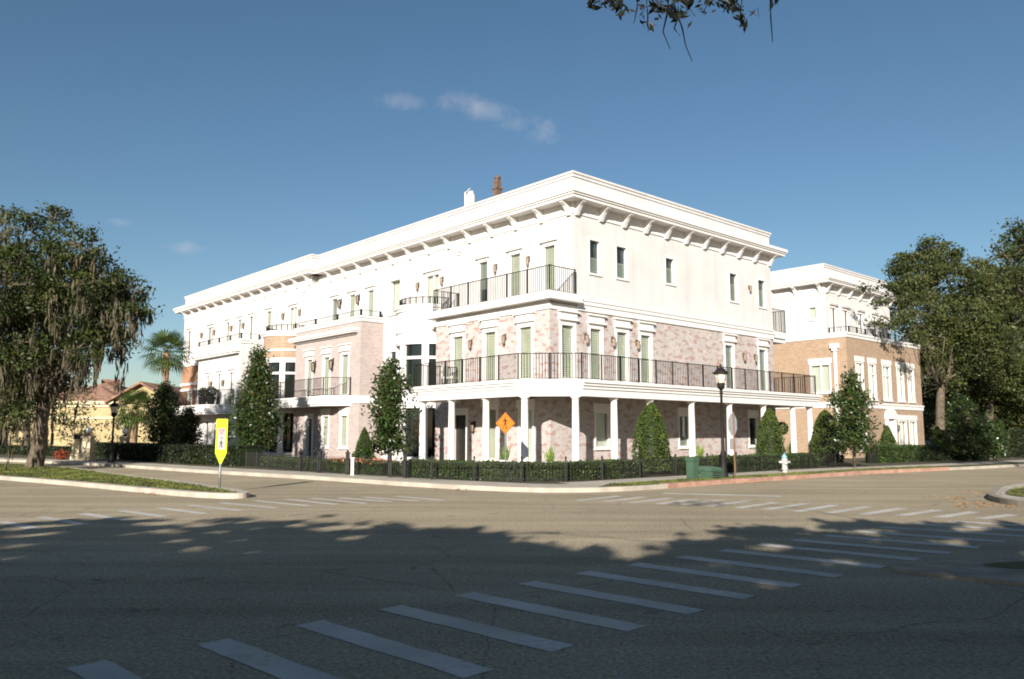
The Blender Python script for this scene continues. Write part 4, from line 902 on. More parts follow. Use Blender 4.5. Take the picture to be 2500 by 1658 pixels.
for (px, D, top, w, lab) in ((2345, 45.5, 985, 1.25, 'dark rounded magnolia between the oak trunk and the low white house'), (2395, 47, 1010, .9, 'small dark magnolia beside the rounded one, left of the low white house'), (2325, 62, 960, 1.6, 'dark shrub behind the oak trunks')):
    x, y, z = P3(px, top, D); tree('broadleaf_shrub', (x, D, .1), .6, [((x, D, z * .7), (w * .8, w * .8, z * .3)), ((x, D, z * .38), (w, w, z * .34))], tr=.09, mat=M['magnolia'], per_m2=5, cl_r=.35, per_cl=26, size=.16, label=lab, cat='shrub', twigs=20)
# --- magnolias: a straight stem with whorls of limbs carrying leaf bunches
def magnolia(x, y, top, r, lab, seed, dens=1.0, skew=0, gappy=.8, base=.7, prof=None):
    g_ = np.random.default_rng(seed); root = empty('magnolia_tree', (x, y, .1), label=lab, cat='tree')
    mb = MB(); mb.tube([(0, 0, -.1), (.03, 0, top * .35), (-.02, .03, top * .7), (0, 0, top - .1)], [.075, .06, .04, .015], 7); mb.build('trunk', M['bark'], root)
    lm = MB(); P = []
    n = int(46 * top / 4.3 * dens)
    for i in range(n):
        t = (i + g_.uniform(0, 1)) / n; z = base + (top - base) * t
        rr = r * (prof(t) if prof else (1 - t) ** .55 * (.75 + .25 * min(1, t * 6))) * g_.uniform(gappy, 1.08); a = i * 2.4 + g_.normal() * .3
        e = np.array([rr * math.cos(a), rr * math.sin(a), z + .22 * rr]); lm.tube([(0, 0, z - .12), tuple(e * [.5, .5, 1] - [0, 0, .06]), tuple(e)], [.016, .011, .005], 4)
        for k in range(5 if rr > .4 else 3):
            f = .35 + .65 * (k + .5) / 5; c = np.array([0, 0, z]) * (1 - f) + e * f
            m_ = int(17 * (1 if rr > .3 else .7)); P.append(c + g_.normal(size=(m_, 3)) * np.array([.15, .15, .13]) * (.9 + .3 * r))
    lm.build('branches', M['bark'], root, recalc=False); leaves('crown', np.concatenate(P), .145, M['magnolia'], root, asp=.5); return root
magnolia(-13.0, 41.0, 5.75, 1.5, 'tall dense cone shaped magnolia between the white block and the pale brick block', 3, 2.6, gappy=.75, prof=lambda t: (1 - t ** 1.25) ** .8 * (.62 + .38 * min(1, t * 5)) if t < .5 else (1 - t ** 1.6) ** .9 * .78)
magnolia(-5.25, 34.5, 4.55, 1.15, 'open magnolia with bunched leaves beside the left end of the columned porch', 5, 2.1, gappy=.4, prof=lambda t: (.95 if t < .62 else .95 * (1 - ((t - .62) / .38) ** 1.5)) * (.8 + .2 * math.sin(t * 19)))
magnolia(15.2, 36.0, 4.15, 1.2, 'open bronze backed magnolia on the verge in front of the orange brick building', 8, 1.9, gappy=.5, prof=lambda t: (.9 if t < .55 else .9 * (1 - ((t - .55) / .45) ** 1.3)) * (.85 + .15 * math.sin(t * 22)))
magnolia(-21.6, 50, 4.6, 1.25, 'loose dark evergreen below the palm, left of the far balcony', 11, 2.2, gappy=.6, prof=lambda t: .95 * (1 - t ** 3))
magnolia(-19.5, 48.5, 3.0, .9, 'short dark evergreen under the far balcony', 12, 2.0, gappy=.6, prof=lambda t: .95 * (1 - t ** 3))
# --- clipped conifers
def clipped(x, y, top, r, lab, kind=0, mat='cypress', zb=.15, name='cone_topiary'):
    root = empty(name, (x, y, .1), label=lab, cat='topiary', group='clipped conifers along the fence')
    n = int(8500 * r * top / 1.8); t = rng.uniform(0, 1, n); a = rng.uniform(0, 2 * math.pi, n)
    pf = (lambda t: (1 - t ** 2.3) ** .66 * (.88 + .12 * np.minimum(1, t * 7))) if kind == 0 else (lambda t: (1 - t) ** .8 * .98 + .03)
    f = np.maximum(.03, pf(t))
    rr = r * f * (1 + .05 * np.sin(a * 3 + x) + .035 * np.sin(a * 7 + t * 9)) * np.where(rng.uniform(0, 1, n) < .06, rng.uniform(1.0, 1.16, n), rng.uniform(.84, 1.04, n)) * (1 + .06 * np.sin(a * 5 + t * 17) * np.sin(t * 11 + y))
    P = np.stack([rr * np.cos(a), rr * np.sin(a), zb + (top - zb) * t], 1)
    core = MB(); core.lathe([(float(r * .74 * pf(k / 12)) + .005, zb + .05 + (top - zb - .12) * k / 12) for k in range(13)], n=16)
    core.tube([(0, 0, -.05), (0, 0, zb + .2)], .06, 6); core.build('stem', M['hedge_dk'], root)  # dark core stands in for shade within the foliage; only the tube is stem
    leaves('foliage', P, .075, M[mat], root, asp=.45, jit=.4); return root
clipped(5.19, 30.06, 2.66, .70, 'largest rounded conifer topiary, right of the porch corner column')
clipped(11.4, 35.7, 2.62, .62, 'bullet shaped conifer topiary near the right end of the porch, behind the hydrant')
clipped(15.15, 39.0, 2.66, .78, 'broad conifer topiary in front of the orange brick building downspout')
clipped(20.3, 43.7, 1.95, .70, 'small pointed conifer topiary by the white door of the orange brick building', 1)
clipped(25.2, 47.8, 1.95, .62, 'pale pointed conifer topiary at the foot of the pale oak trunk', 1)
clipped(-6.1, 33.4, 1.75, .56, 'small pointed conifer topiary in front of the pale brick block', 1, 'hedge')
# --- hedges
def hedge(path, w, h, mat, lab, dens=1500, name='hedge', size=.07, z0=.1, fl=None):
    root = empty(name, (path[0][0], path[0][1], z0), label=lab, cat='hedge')
    o = np.array(path[0]); A = offset(path, -w / 2 * .86); Bp = offset(path, w / 2 * .86); n = len(path); mb = MB()
    vs = [(x - o[0], y - o[1], z) for P_ in (A, Bp) for x, y in P_ for z in (0, h * .94)]; fs = []
    for i in range(n - 1):
        a = 2 * i; b = 2 * n + 2 * i; fs += [(a, a + 2, a + 3, a + 1), (b, b + 1, b + 3, b + 2), (a + 1, a + 3, b + 3, b + 1)]
    fs += [(0, 1, 2 * n + 1, 2 * n), (2 * n - 2, 4 * n - 2, 4 * n - 1, 2 * n - 1)]
    mb.add(vs, fs); mb.build('dark_core', M['hedge_dk'], root)  # solid dark body standing in for shade inside the hedge
    P = []
    for i in range(n - 1):
        a = np.array(path[i]); b = np.array(path[i + 1]); L = np.linalg.norm(b - a); d = (b - a) / L; nn = np.array([-d[1], d[0]])
        k = int(dens * L * (w + 2 * h) * .5); t = rng.uniform(-.03, L + .03, k); u_ = rng.uniform(-h, w + h, k); j = rng.normal(size=k) * .025
        side = np.where(u_ < 0, -w / 2, np.where(u_ > w, w / 2, u_ - w / 2)); z = np.where(u_ < 0, h + u_, np.where(u_ > w, h - (u_ - w), h)) 
        side = side + np.where((u_ < 0) | (u_ > w), j, 0); z = z + np.where((u_ >= 0) & (u_ <= w), j, 0) + .02 * np.sin(t * 2.3 + i)
        q = a + d * t[:, None] + nn * side[:, None] - o; P.append(np.stack([q[:, 0], q[:, 1], z], 1))
    P = np.concatenate(P); leaves('foliage', P, size, M[mat], root, asp=.55)
    if fl: 
        top = P[P[:, 2] > h * .8]; leaves('flowers', top[rng.permutation(len(top))[:fl]] + [0, 0, .03], .07, M['flower'], root, asp=.9, kind='stuff')
    return root
fence = [(-12.2, 37.2), (-10.5, 34.9), (-7.4, 30.9), (-4.14, 27.75), (-2.6, 26.3), (-1.2, 25.75), (.3, 25.55), (1.7, 25.65), (2.9, 26.15), (4.3, 27.35), (5.8, 28.75), (8.7, 31.45), (11.4, 34.0), (14.6, 36.6)]
fl_ = offset(fence, .62)
hedge([(-3.5, 28.35), (-2.3, 27.2), (-1.0, 26.55), (.3, 26.35), (1.5, 26.45), (2.5, 26.9), (4.3, 28.45)], .85, .57, 'hedge', 'long clipped hedge wrapping the corner in front of the porch columns', 1500)
hedge([(5.9, 30.0), (8.3, 32.2), (11.0, 34.8), (13.6, 36.9)], .75, .60, 'hedge', 'clipped hedge along the right hand street between the conifers', 1200)
hedge([(-6.9, 31.6), (-5.4, 30.2), (-4.3, 29.0)], .8, .50, 'hedge', 'low hedge with coral flowers beside the open magnolia', 1400, fl=420)
hedge([(-12.0, 39.2), (-10.0, 36.0), (-7.6, 32.8)], .8, .42, 'hedge', 'low patchy hedge in front of the pale brick block', 900)
hedge([(-27, 52.5), (-21, 46.5), (-16.5, 41.6), (-12.2, 37.9)], 1.3, .9, 'hedge_dk', 'untrimmed hedge along the left hand pavement, leaves coloured dark for tree shade', 500, size=.12)  # leaf colour darkened in place of the trees' shade
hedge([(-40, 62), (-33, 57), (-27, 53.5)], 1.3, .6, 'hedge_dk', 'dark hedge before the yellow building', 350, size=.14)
hedge([(18.6, 41.9), (21.8, 44.4), (25.5, 47.0), (27.5, 48.2)], .8, .85, 'hedge', 'hedge behind the far fence near the white door', 900)
hedge([(27.0, 50.5), (31, 52), (36, 54)], 1.4, 1.7, 'hedge_dk', 'tall dark hedge below the low white house', 450, size=.14)
# --- iron fence
def iron_fence(path, h, lab, piers=(), z0=.12, sp=.105, post_sp=1.85):
    root = empty('iron_fence', (path[0][0], path[0][1], z0), label=lab, cat='fence'); o = Vector(path[0])
    for i in range(len(path) - 1):
        a = Vector(path[i]) - o; b = Vector(path[i + 1]) - o; L = (b - a).length; d = (b - a) / L; mb = MB()
        for z in (.10, h - .12): mb.tube([(a.x, a.y, z), (b.x, b.y, z)], .015, 4, False)
        n = max(1, round(L / sp))
        for k in range(n): p = a + d * (L * (k + .5) / n); mb.box(p.x - .007, p.x + .007, p.y - .007, p.y + .007, .02, h - .02)
        mb.build('fence_panel', M['iron'], root)
        m = max(1, round(L / post_sp))
        for k in range(0 if i == 0 else 1, m + 1):
            p = a + d * (L * k / m); q = MB(); q.box(p.x - .022, p.x + .022, p.y - .022, p.y + .022, -.1, h + .02); q.lathe([(.015, h + .02), (.035, h + .05), (.03, h + .08), (.005, h + .12)], (p.x, p.y), 8); q.build('post', M['iron'], root)
    for x, y in piers:
        q = MB(); x -= o.x; y -= o.y; q.box(x - .06, x + .06, y - .06, y + .06, -.1, h + .10); q.box(x - .08, x + .08, y - .08, y + .08, h + .10, h + .14); q.lathe([(.03, h + .14), (.05, h + .18), (.005, h + .24)], (x, y), 8); q.build('gate_post', M['iron'], root)
    return root
iron_fence(fence, .68, 'low black iron fence round the corner garden of the white townhouses', piers=[(-8.45, 32.4), (-7.35, 30.95), (-6.0, 29.6), (-4.2, 27.9), (-3.6, 27.3)])
iron_fence([(18.2, 41.2), (21.6, 43.8), (25.4, 46.4), (27.4, 47.6)], .85, 'short run of black iron fence before the orange brick building')
# small white pillar by the gate
mb = MB(); mb.box(-.055, .055, -.055, .055, 0, .62); mb.box(-.075, .075, -.075, .075, .62, .66); mb.build('white_pillar', M['trim'], loc=(-5.75, 29.3, .1), label='small square white pillar behind the iron gate posts', cat='pillar')
# --- palm
def palm(x, y, h, r, lab, nf=38, tr=.2):
    root = empty('palm_tree', (x, y, .1), label=lab, cat='palm')
    mb = MB(); pts = [(0, 0, -.1)] + [(.05 * math.sin(k), .03 * k / 12, h * k / 12) for k in range(1, 13)]
    mb.tube(pts, [tr * 1.3] + [tr * (1 + .10 * (k % 2)) * (1 if k < 9 else 1.25) for k in range(12)], 10); mb.build('trunk', M['palmbark'], root)
    for k in range(nf):
        el = R_(75 - 125 * (k + .5) / nf); a = k * 2.4; fr = MB(); L = r * .6; d = Vector((math.cos(a) * math.cos(el), math.sin(a) * math.cos(el), math.sin(el)))
        p0 = Vector((0, .03, h)); p1 = p0 + d * L; side = d.cross(Vector((0, 0, 1))).normalized(); up = side.cross(d)
        fr.tube([tuple(p0), tuple(p0 + d * L * .5 + Vector((0, 0, .04))), tuple(p1)], [.02, .016, .012], 4)
        for j in range(15):
            t = R_(-105 + 210 * j / 14); e = (d * math.cos(t) + side * math.sin(t)); l = r * (.55 + .1 * math.cos(t)); tip = p1 + e * l + Vector((0, 0, -.22 * l - .1 * abs(math.sin(t)))); mid = p1 + e * l * .55 + up * .03
            w = side * math.cos(t) * .05 - d * math.sin(t) * .05
            fr.add([tuple(p1), tuple(mid - w), tuple(tip), tuple(mid + w)], [(0, 1, 2, 3)])
        fr.build('frond', M['palm'], root, recalc=False)
palm(-25.3, 58.5, 7.4, 1.75, 'tall fan palm standing between the mossy oak and the white building')
palm(-26.2, 56, 3.2, 1.5, 'short fan palm in front of the yellow gable')
# ================================================================ yellow building on the left
Y = empty('yellow_building', (-30, 61, 0), label='yellow stucco building with clay tile roofs and arches behind the mossy oak', cat='building')
def lx(px, D=61): return (px - 1250) / 1959 * D * 1.01 + 30
def lz(y, D=61): return CZ + D * (1062 - y) / 1972
wy = MB(); FY = Face('R', 0)
hs = [(lx(122), lx(128), .8, lz(1060)), (lx(143), lx(151), .8, lz(1060))]
wall(wy, FY, -22, lx(292), 0, 3.85, hs + [(lx(16), lx(42), 0, 2.6), (lx(-70), lx(-30), 0, 2.6)]); wy.add([(-22, 0, 0), (-22, 12, 0), (-22, 12, 3.85), (-22, 0, 3.85)], [(0, 1, 2, 3)]); wy.build('wall', M['yellow_wall'], Y)
for h in hs + [(lx(16), lx(42), 0, 2.6), (lx(-70), lx(-30), 0, 2.6)]:
    q = MB(); q.box(h[0], h[1], .22, .25, h[2], h[3]); q.build('window', M['dark'], Y)
q = MB(); q.box(-22.2, lx(292), -.25, 0, 3.85, 4.08); q.box(-22.1, lx(292), -.1, 0, 3.65, 3.85); q.box(-22, lx(292), -.08, 0, 2.75, 2.9); q.build('cornice', plain('cream_stucco_trim', (.62, .52, .34), .8, .05, 3), Y)
def hip(x0, x1, y0, y1, z, hh, name='roof'):
    q = MB(); m = (y1 - y0) / 2; q.add([(x0, y0, z), (x1, y0, z), (x1, y1, z), (x0, y1, z), (x0 + m, y0 + m, z + hh), (x1 - m, y0 + m, z + hh)], [(0, 1, 5, 4), (1, 2, 5), (2, 3, 4, 5), (3, 0, 4), (0, 3, 2, 1)]); q.build(name, M['tile'], Y)
hip(-22.4, lx(300), .6, 7.6, 4.1, 1.35); hip(lx(95), lx(250), 3.5, 10.0, 4.9, 1.3)
g0, g1 = lx(290), lx(425); gm = lx(357); zr_ = lz(934); ze = 4.15
wy = MB(); ar = (lx(318), lx(352), 0, 2.35); wall(wy, FY, g0, g1, 0, ze, [ar]); wy.add([(g0, 0, ze), (g1, 0, ze), (gm, 0, zr_ - .25)], [(0, 1, 2)]); wy.add([(g0, 0, 0), (g0, 8, 0), (g0, 8, ze), (g0, 0, ze)], [(0, 1, 2, 3)]); wy.add([(g1, 0, 0), (g1, 8, 0), (g1, 8, ze), (g1, 0, ze)], [(0, 1, 2, 3)]); wy.build('gable_wall', M['yellow_wall'], Y)
q = MB()
for a, b in ((g0 - .5, gm), (g1 + .5, gm)):
    za = ze - .1
    q.add([(a, -.5, za), (a, 8, za), (b, 8, zr_), (b, -.5, zr_), (a, -.5, za - .16), (a, 8, za - .16), (b, 8, zr_ - .16), (b, -.5, zr_ - .16)], [(0, 1, 2, 3), (4, 5, 6, 7), (0, 3, 7, 4), (0, 1, 5, 4), (1, 2, 6, 5)])
q.build('gable_roof', M['tile'], Y)
n = 12; cxx = (ar[0] + ar[1]) / 2; rr = (ar[1] - ar[0]) / 2
q = MB(); pr = [(cxx + (rr + .28) * math.cos(math.pi * k / n), 2.1 + (rr + .28) * .8 * math.sin(math.pi * k / n)) for k in range(n + 1)]; pi_ = [(cxx + rr * math.cos(math.pi * k / n), 2.1 + rr * .8 * math.sin(math.pi * k / n)) for k in range(n + 1)]
q.add([(x, -.06, z) for x, z in pr] + [(x, -.06, z) for x, z in pi_] + [(x, .0, z) for x, z in pr], [(i, i + 1, n + 2 + i, n + 1 + i) for i in range(n)] + [(i, i + 1, 2 * n + 3 + i, 2 * n + 2 + i) for i in range(n)])
q.build('arch_moulding', M['stone'], Y); q = MB(); q.add([(x, -.03, z) for x, z in pi_], [tuple(range(n + 1))]); q.box(ar[0], ar[1], .25, .3, 0, 2.35); q.build('dark_doorway', M['dark'], Y, recalc=False)
# gate pillars and globe lamps
def pillar(x, y, w, h, lab):
    q = MB(); a = w / 2; q.box(-a * 1.25, a * 1.25, -a * 1.25, a * 1.25, 0, h * .30); q.box(-a, a, -a, a, h * .30, h * .9); q.box(-a * 1.2, a * 1.2, -a * 1.2, a * 1.2, h * .9, h)
    return q.build('gate_pillar', M['stone'], loc=(x, y, .1), label=lab, cat='pillar', group='stone pillars left of the lamp')
pillar(-24.9, 46.4, .42, 1.30, 'pale stone pillar on the left of the pair beside the mossy oak'); pillar(-24.05, 45.9, .48, 1.42, 'pale stone pillar carrying the globe lamp'); pillar(-23.0, 48.0, .40, 1.35, 'pale stone pillar near the arched doorway, right of the street lamp')
def globe(x, y, z, lab):
    r0 = empty('globe_lamp', (x, y, z), label=lab, cat='lamp', group='white globe lamps'); q = MB(); q.lathe([(.07, 0), (.07, .05), (.03, .08), (.03, .14)], n=10); q.build('lamp_base', M['iron'], r0)
    q = MB(); q.lathe([(.165 * math.sin(math.pi * (k + .3) / 10.6), .30 - .165 * math.cos(math.pi * (k + .3) / 10.6)) for k in range(11)], n=16); q.build('globe', M['white_glass'], r0)
globe(-24.05, 45.9, 1.52, 'white globe lamp on the right hand pillar of the pair'); globe(-23.0, 48.0, 1.45, 'white globe lamp near the arched doorway, right of the street lamp')
mb = MB(); mb.box(-.48, .48, -.03, .03, 1.22, 1.48); mb.box(-.05, .05, -.03, .03, -.1, 1.22); mb.build('dark_plaque', M['iron'], loc=(-24.45, 46.0, .1), label='dark plaque between the two stone pillars', cat='sign')
rb = empty('red_shrub', (-25.9, 46.6, .1), label='small red leaved shrub left of the stone pillars', cat='shrub'); q = MB(); q.tube([(0, 0, -.05), (0, 0, .3)], .03, 6); q.build('stem', M['bark'], rb); leaves('foliage', ell((0, 0, .32), (.45, .4, .32), 900, .3), .09, M['redleaf'], rb)
# low white house far right
WH = empty('white_house', (43, 76, 0), label='low white house glimpsed between the dark trees at the far right', cat='house')
q = MB(); wall(q, Face('R', 0), -2.2, 8, 0, 3.3, [(2.0, 2.9, 1.2, 1.9)]); q.add([(-2.2, 0, 0), (-2.2, 8, 0), (-2.2, 8, 3.3), (-2.2, 0, 3.3)], [(0, 1, 2, 3)]); q.build('wall', M['stucco'], WH); q = MB(); q.box(2.0, 2.9, .2, .23, 1.2, 1.9); q.build('window', M['dark'], WH)
q = MB(); q.add([(-2.6, -.4, 3.3), (8.4, -.4, 3.3), (8.4, 8.4, 3.3), (-2.6, 8.4, 3.3), (-2.6, 4, 4.6), (8.4, 4, 4.6)], [(0, 1, 5, 4), (2, 3, 4, 5), (0, 4, 3), (1, 2, 5), (0, 3, 2, 1)]); q.build('roof', M['roof'], WH)
# ================================================================ street furniture
def street_lamp(x, y, h, lab):
    r0 = empty('street_lamp', (x, y, .1), label=lab, cat='street lamp', group='black post lamps'); k = h / 3.8
    q = MB(); q.lathe([(.17, 0), (.17, .10), (.14, .14), (.15, .2), (.115, .26), (.10, .75), (.115, .80), (.085, .86), (.06, .95), (.05, 1.6), (.042, 2.85 * k), (.07, 2.88 * k), (.045, 2.93 * k), (.05, 3.0 * k)], n=14); q.build('pole', M['iron'], r0)
    z = 3.0 * k; q = MB(); q.lathe([(.05, z), (.12, z + .07), (.145, z + .20), (.13, z + .24)], n=12); q.build('lamp_holder', M['iron'], r0)
    q = MB(); q.lathe([(.12, z + .24), (.175, z + .42), (.19, z + .55)], n=8, smooth=False); q.build('lamp_glass', M['lamp_glass2'], r0)
    q = MB(); q.lathe([(.27, z + .55), (.27, z + .59), (.20, z + .64), (.14, z + .72), (.05, z + .76), (.03, z + .82), (.035, z + .85), (.005, z + .92)], n=12)
    for j in range(4): t = math.pi / 2 * j + .78; q.tube([(.125 * math.cos(t), .125 * math.sin(t), z + .24), (.2 * math.cos(t), .2 * math.sin(t), z + .55)], .010, 4)
    q.build('lamp_cap', M['iron'], r0)
M['lamp_glass2'] = plain('frosted_lamp_glass', (.62, .56, .46), .3, .1, 6, bs=0)
street_lamp(7.15, 27.45, 3.8, 'black post lamp beside the stop sign on the right hand verge'); street_lamp(-20.7, 41.9, 3.0, 'distant black post lamp in front of the yellow building')
def ped(mb, s, F):                                                  # walking figure of the crossing signs, as flat shapes
    def poly(p): mb.add([F(x * s, 0, z * s) for x, z in p] + [F(x * s, -.003, z * s) for x, z in p], [tuple(range(len(p))), tuple(range(len(p), 2 * len(p)))])
    poly([(.09 * math.cos(t) - .02, .86 + .10 * math.sin(t)) for t in np.linspace(0, 2 * math.pi, 12, endpoint=False)])
    poly([(-.16, .70), (-.03, .74), (.09, .70), (.12, .40), (.10, .22), (-.10, .22), (-.09, .50)])
    poly([(-.14, .70), (-.20, .66), (-.34, .40), (-.24, .26), (-.18, .30), (-.26, .41), (-.12, .60)])
    poly([(.06, .70), (.14, .66), (.24, .50), (.38, .44), (.35, .37), (.19, .43), (.06, .56)])
    poly([(-.10, .24), (.02, .22), (-.08, -.08), (-.28, -.42), (-.40, -.50), (-.42, -.44), (-.33, -.38), (-.18, -.06)])
    poly([(-.02, .22), (.10, .24), (.16, -.04), (.20, -.40), (.34, -.46), (.33, -.52), (.10, -.50), (.06, -.06)])
# diamond crossing sign behind the hedge
PS = empty('pedestrian_sign', (-.23, 27.6, .1), R_(-28), label='orange diamond pedestrian crossing sign on a thin post behind the hedge', cat='road sign')
q = MB(); q.box(-.02, .02, .01, .05, -.1, 2.25); q.build('post', M['post'], PS)
zc = 1.87; hd = .375; hw = .375
q = MB(); q.add([(-hw, 0, zc), (0, 0, zc - hd), (hw, 0, zc), (0, 0, zc + hd), (-hw, .004, zc), (0, .004, zc - hd), (hw, .004, zc), (0, .004, zc + hd)], [(0, 1, 2, 3), (4, 5, 6, 7), (0, 1, 5, 4), (1, 2, 6, 5), (2, 3, 7, 6), (3, 0, 4, 7)]); pl = q.build('sign_plate', M['orange'], PS)
q = MB(); e = .345
for a, b in (((-1, 0), (0, -1)), ((0, -1), (1, 0)), ((1, 0), (0, 1)), ((0, 1), (-1, 0))):
    q.add([(a[0] * e, -.003, zc + a[1] * e), (b[0] * e, -.003, zc + b[1] * e), (b[0] * e * .96, -.003, zc + b[1] * e * .96), (a[0] * e * .96, -.003, zc + a[1] * e * .96)], [(0, 1, 2, 3)])
ped(q, .27, lambda x, n, z: (x, n - .004, z + zc - .055)); q.build('pedestrian_symbol', M['black'], pl, recalc=False)
# yield to pedestrians sign at the tip of the island
YS = empty('crosswalk_sign', (-8.05, 22.4, .1), R_(18), label='fluorescent yellow pointed crosswalk sign at the tip of the grass island', cat='road sign')
q = MB(); q.tube([(0, .03, -.1), (0, .03, .9)], .032, 8); q.build('post', M['post'], YS)
q = MB(); pg = [(-.15, 1.90), (-.13, 1.92), (.13, 1.92), (.15, 1.90), (.15, .98), (.02, .68), (-.02, .68), (-.15, .98)]; m_ = len(pg)
q.add([(x, 0, z) for x, z in pg] + [(x, .05, z) for x, z in pg], [tuple(range(m_)), tuple(range(m_, 2 * m_))] + [(i, (i + 1) % m_, m_ + (i + 1) % m_, m_ + i) for i in range(m_)]); pl = q.build('sign_panel', M['lime'], YS)
q = MB(); q.box(-.095, .095, -.006, 0, 1.08, 1.66); wp = q.build('white_panel', M['signwhite'], pl)
q = MB(); z = 1.56
q.add([(-.075, -.009, z + .07), (.075, -.009, z + .07), (0, -.009, z - .08), (-.042, -.009, z + .05), (.042, -.009, z + .05), (0, -.009, z - .035)], [(0, 1, 4, 3), (1, 2, 5, 4), (2, 0, 3, 5)]); q.build('yield_symbol', M['signred'], pl, recalc=False)
q = MB(); ped(q, .13, lambda x, n, z: (x, n - .009, z + 1.20)); q.build('pedestrian_symbol', M['black'], pl, recalc=False)
def text(s, size, x, z, parent, mat, y=-.004, name='lettering'):
    c = bpy.data.curves.new(name, 'FONT'); c.body = s; c.size = size; c.align_x = 'CENTER'; t = bpy.data.objects.new(name, c); sc.collection.objects.link(t)
    dg = bpy.context.evaluated_depsgraph_get(); me = bpy.data.meshes.new_from_object(t.evaluated_get(dg)); bpy.data.objects.remove(t)
    o = bpy.data.objects.new(name, me); sc.collection.objects.link(o); me.materials.clear(); me.materials.append(mat); o.parent = parent; o.location = (x, y, z); o.rotation_euler = (R_(90), 0, 0); return o
text('STATE', .07, 0, 1.82, pl, M['black']); text('LAW', .07, 0, 1.74, pl, M['black']); text('TO', .06, 0, 1.37, pl, M['black'], -.009); text('WITHIN', .055, 0, 1.00, pl, M['black']); text('CROSSWALK', .038, 0, .945, pl, M['black'])
# stop sign seen from behind
SS = empty('stop_sign', (7.45, 27.25, .1), R_(52), label='back of an octagonal stop sign with a small plate below, on a rusty post', cat='road sign')
q = MB(); q.box(-.02, .02, -.06, -.02, -.1, 2.25); q.build('post', M['rust'], SS)
q = MB(); oc = [(.40 * math.cos(R_(22.5 + 45 * k)), 1.82 + .40 * math.sin(R_(22.5 + 45 * k))) for k in range(8)]
q.add([(x, 0, z) for x, z in oc] + [(x, .006, z) for x, z in oc], [tuple(range(8)), tuple(range(8, 16))] + [(i, (i + 1) % 8, 8 + (i + 1) % 8, 8 + i) for i in range(8)]); q.build('sign_plate', M['alu'], SS)
q = MB(); q.box(-.3, .3, 0, .005, .98, 1.36); q.build('small_plate', M['alu'], SS)
# hydrant
HY = empty('fire_hydrant', (10.6, 31.55, .1), label='silver fire hydrant with a pale teal top on the verge', cat='hydrant')
q = MB(); q.lathe([(.11, 0), (.11, .05), (.085, .06), (.085, .13), (.13, .13), (.13, .17), (.10, .18), (.10, .47), (.125, .48), (.125, .52), (.10, .53), (.095, .58)], n=16)
q.tube([(-.19, 0, .42), (.19, 0, .42)], .05, 10); q.tube([(0, -.17, .38), (0, 0, .38)], .065, 10); q.build('body', M['hydrant'], HY)
q = MB(); q.lathe([(.115, .58), (.115, .60), (.09, .66), (.05, .71), (.025, .72), (.025, .77), (.003, .78)], n=14); q.build('bonnet', M['teal'], HY)
for s in (-1, 1): q = MB(); q.tube([(s * .19, 0, .42), (s * .225, 0, .42)], .032, 6); q.build('outlet_cap', M['hydrant'], HY)
# green utility cabinets
GA = empty('utility_pedestal', (5.95, 26.75, .1), R_(40), label='tall narrow green utility pedestal on the verge, left of the low cabinet', cat='utility box')
q = MB(); q.box(-.15, .15, -.14, .14, 0, .62); q.box(-.17, .17, -.16, .16, .62, .74); q.build('body', M['green_box'], GA); q = MB(); q.box(-.12, .12, -.15, -.141, .08, .55); q.build('door', M['green_box'], GA)
GB = empty('utility_cabinet', (6.62, 27.0, .1), R_(40), label='low wide green utility cabinet between the pedestal and the post lamp', cat='utility box')
q = MB(); q.box(-.30, .30, -.24, .24, 0, .30); q.build('body', M['green_box'], GB)
q = MB(); q.add([(-.33, -.27, .30), (.33, -.27, .30), (.33, .27, .30), (-.33, .27, .30), (-.29, -.2, .40), (.29, -.2, .40), (.29, .27, .44), (-.29, .27, .44)], [(0, 1, 5, 4), (1, 2, 6, 5), (2, 3, 7, 6), (3, 0, 4, 7), (4, 5, 6, 7), (0, 3, 2, 1)]); q.build('lid', M['green_box'], GB)
q = MB()
for k in range(3): q.box(-.24, .24, -.252, -.241, .06 + k * .08, .09 + k * .08)
q.build('vent', M['black'], GB)
# planters with spiky plants on the porch
def planter(x, y, lab, h=.62):
    r0 = empty('porch_planter', (x, y, .15), label=lab, cat='planter', group='white bowl planters on the porch')
    q = MB(); q.lathe([(.13, 0), (.15, .04), (.07, .10), (.09, .18), (.27, .34), (.32, .40), (.31, .44), (.26, .43), (.24, .38)], n=16); q.build('bowl', M['trim'], r0)
    q = MB()
    for k in range(46):
        a = random.uniform(0, 6.28); t = random.uniform(.05, .55); L = h * random.uniform(.6, 1.1); d = Vector((math.cos(a) * math.sin(t), math.sin(a) * math.sin(t), math.cos(t))); b = Vector((random.gauss(0, .06), random.gauss(0, .06), .38)); s = d.cross(Vector((0, 0, 1))).normalized() * .022
        q.add([tuple(b - s), tuple(b + d * L * .5 - s * .9), tuple(b + d * L + Vector((0, 0, -.05 * t))), tuple(b + d * L * .5 + s * .9), tuple(b + s)], [(0, 1, 2, 3, 4)])
    q.build('spiky_plant', M['yucca'], r0, recalc=False)
def onb(a, b): return ab(a, b)
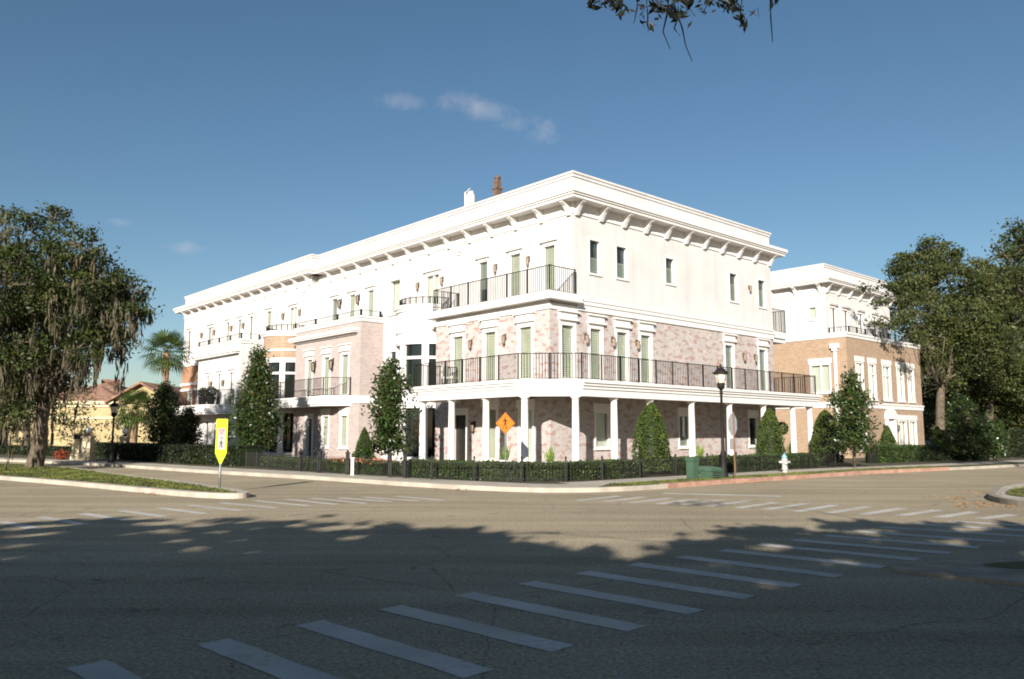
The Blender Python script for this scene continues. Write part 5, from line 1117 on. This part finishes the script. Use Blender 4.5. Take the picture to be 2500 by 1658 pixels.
for (a, b), lab in (((1.0, -1.55), 'white bowl planter behind the diamond sign'), ((-1.55, -1.55), 'white bowl planter at the chamfered porch corner'), ((-1.6, 4.85), 'white bowl planter just right of the largest topiary'), ((-1.6, 7.9), 'white bowl planter left of the stop sign'), ((-1.6, 15.9), 'white bowl planter at the right end of the porch')):
    x, y = ab(a, b); planter(x, y, lab, .70)
x, y = ab(-.9, 16.4); r0 = empty('ball_topiary', (x, y, .15), label='ball topiary on a stem at the right end of the porch', cat='topiary'); q = MB(); q.tube([(0, 0, 0), (0, 0, 1.5)], .03, 6); q.lathe([(.2, 0), (.25, .4), (.2, .4)], n=12); q.build('pot_and_stem', M['trim'], r0); leaves('foliage', ell((0, 0, 1.75), (.34, .34, .36), 1600, .7), .07, M['hedge'], r0)
for a, lab in ((33.3, 'left of the two dark potted topiaries on the far balcony'), (31.85, 'right of the two dark potted topiaries on the far balcony')):
    x, y = ab(a, -1.15); r0 = empty('potted_topiary', (x, y, 3.62), label=lab, cat='topiary', group='potted topiaries on the far balcony'); q = MB(); q.lathe([(.22, 0), (.32, .5), (.34, .55), (.28, .55)], n=12); q.build('pot', M['iron'], r0); leaves('foliage', ell((0, 0, .85), (.42, .42, .42), 1500, .5), .08, M['hedge_dk'], r0)
# armchair with a pale cushion on the porch balcony
x, y = ab(4.9, -1.3); r0 = empty('balcony_chair', (x, y, 3.62), ROT + .5, label='pale cushioned iron armchair on the porch balcony near its left end', cat='chair')
q = MB(); q.box(-.27, .27, -.27, .27, .38, .48); q.build('seat', M['cushion'], r0)
q = MB(); n = 10; arc = [(.27 * math.cos(math.pi * k / n), .85 + .16 * math.sin(math.pi * k / n)) for k in range(n + 1)] + [(-.27, .45), (.27, .45)]; m_ = len(arc); q.add([(x_, .22, z) for x_, z in arc] + [(x_, .30, z) for x_, z in arc], [tuple(range(m_)), tuple(range(m_, 2 * m_))] + [(i, (i + 1) % m_, m_ + (i + 1) % m_, m_ + i) for i in range(m_)]); q.build('backrest', M['cushion'], r0)
for sx in (-.25, .25):
    for sy in (-.25, .27): q = MB(); q.tube([(sx, sy, 0), (sx, sy, .66 if sy < 0 else .9)], .014, 5); q.build('leg', M['iron'], r0)
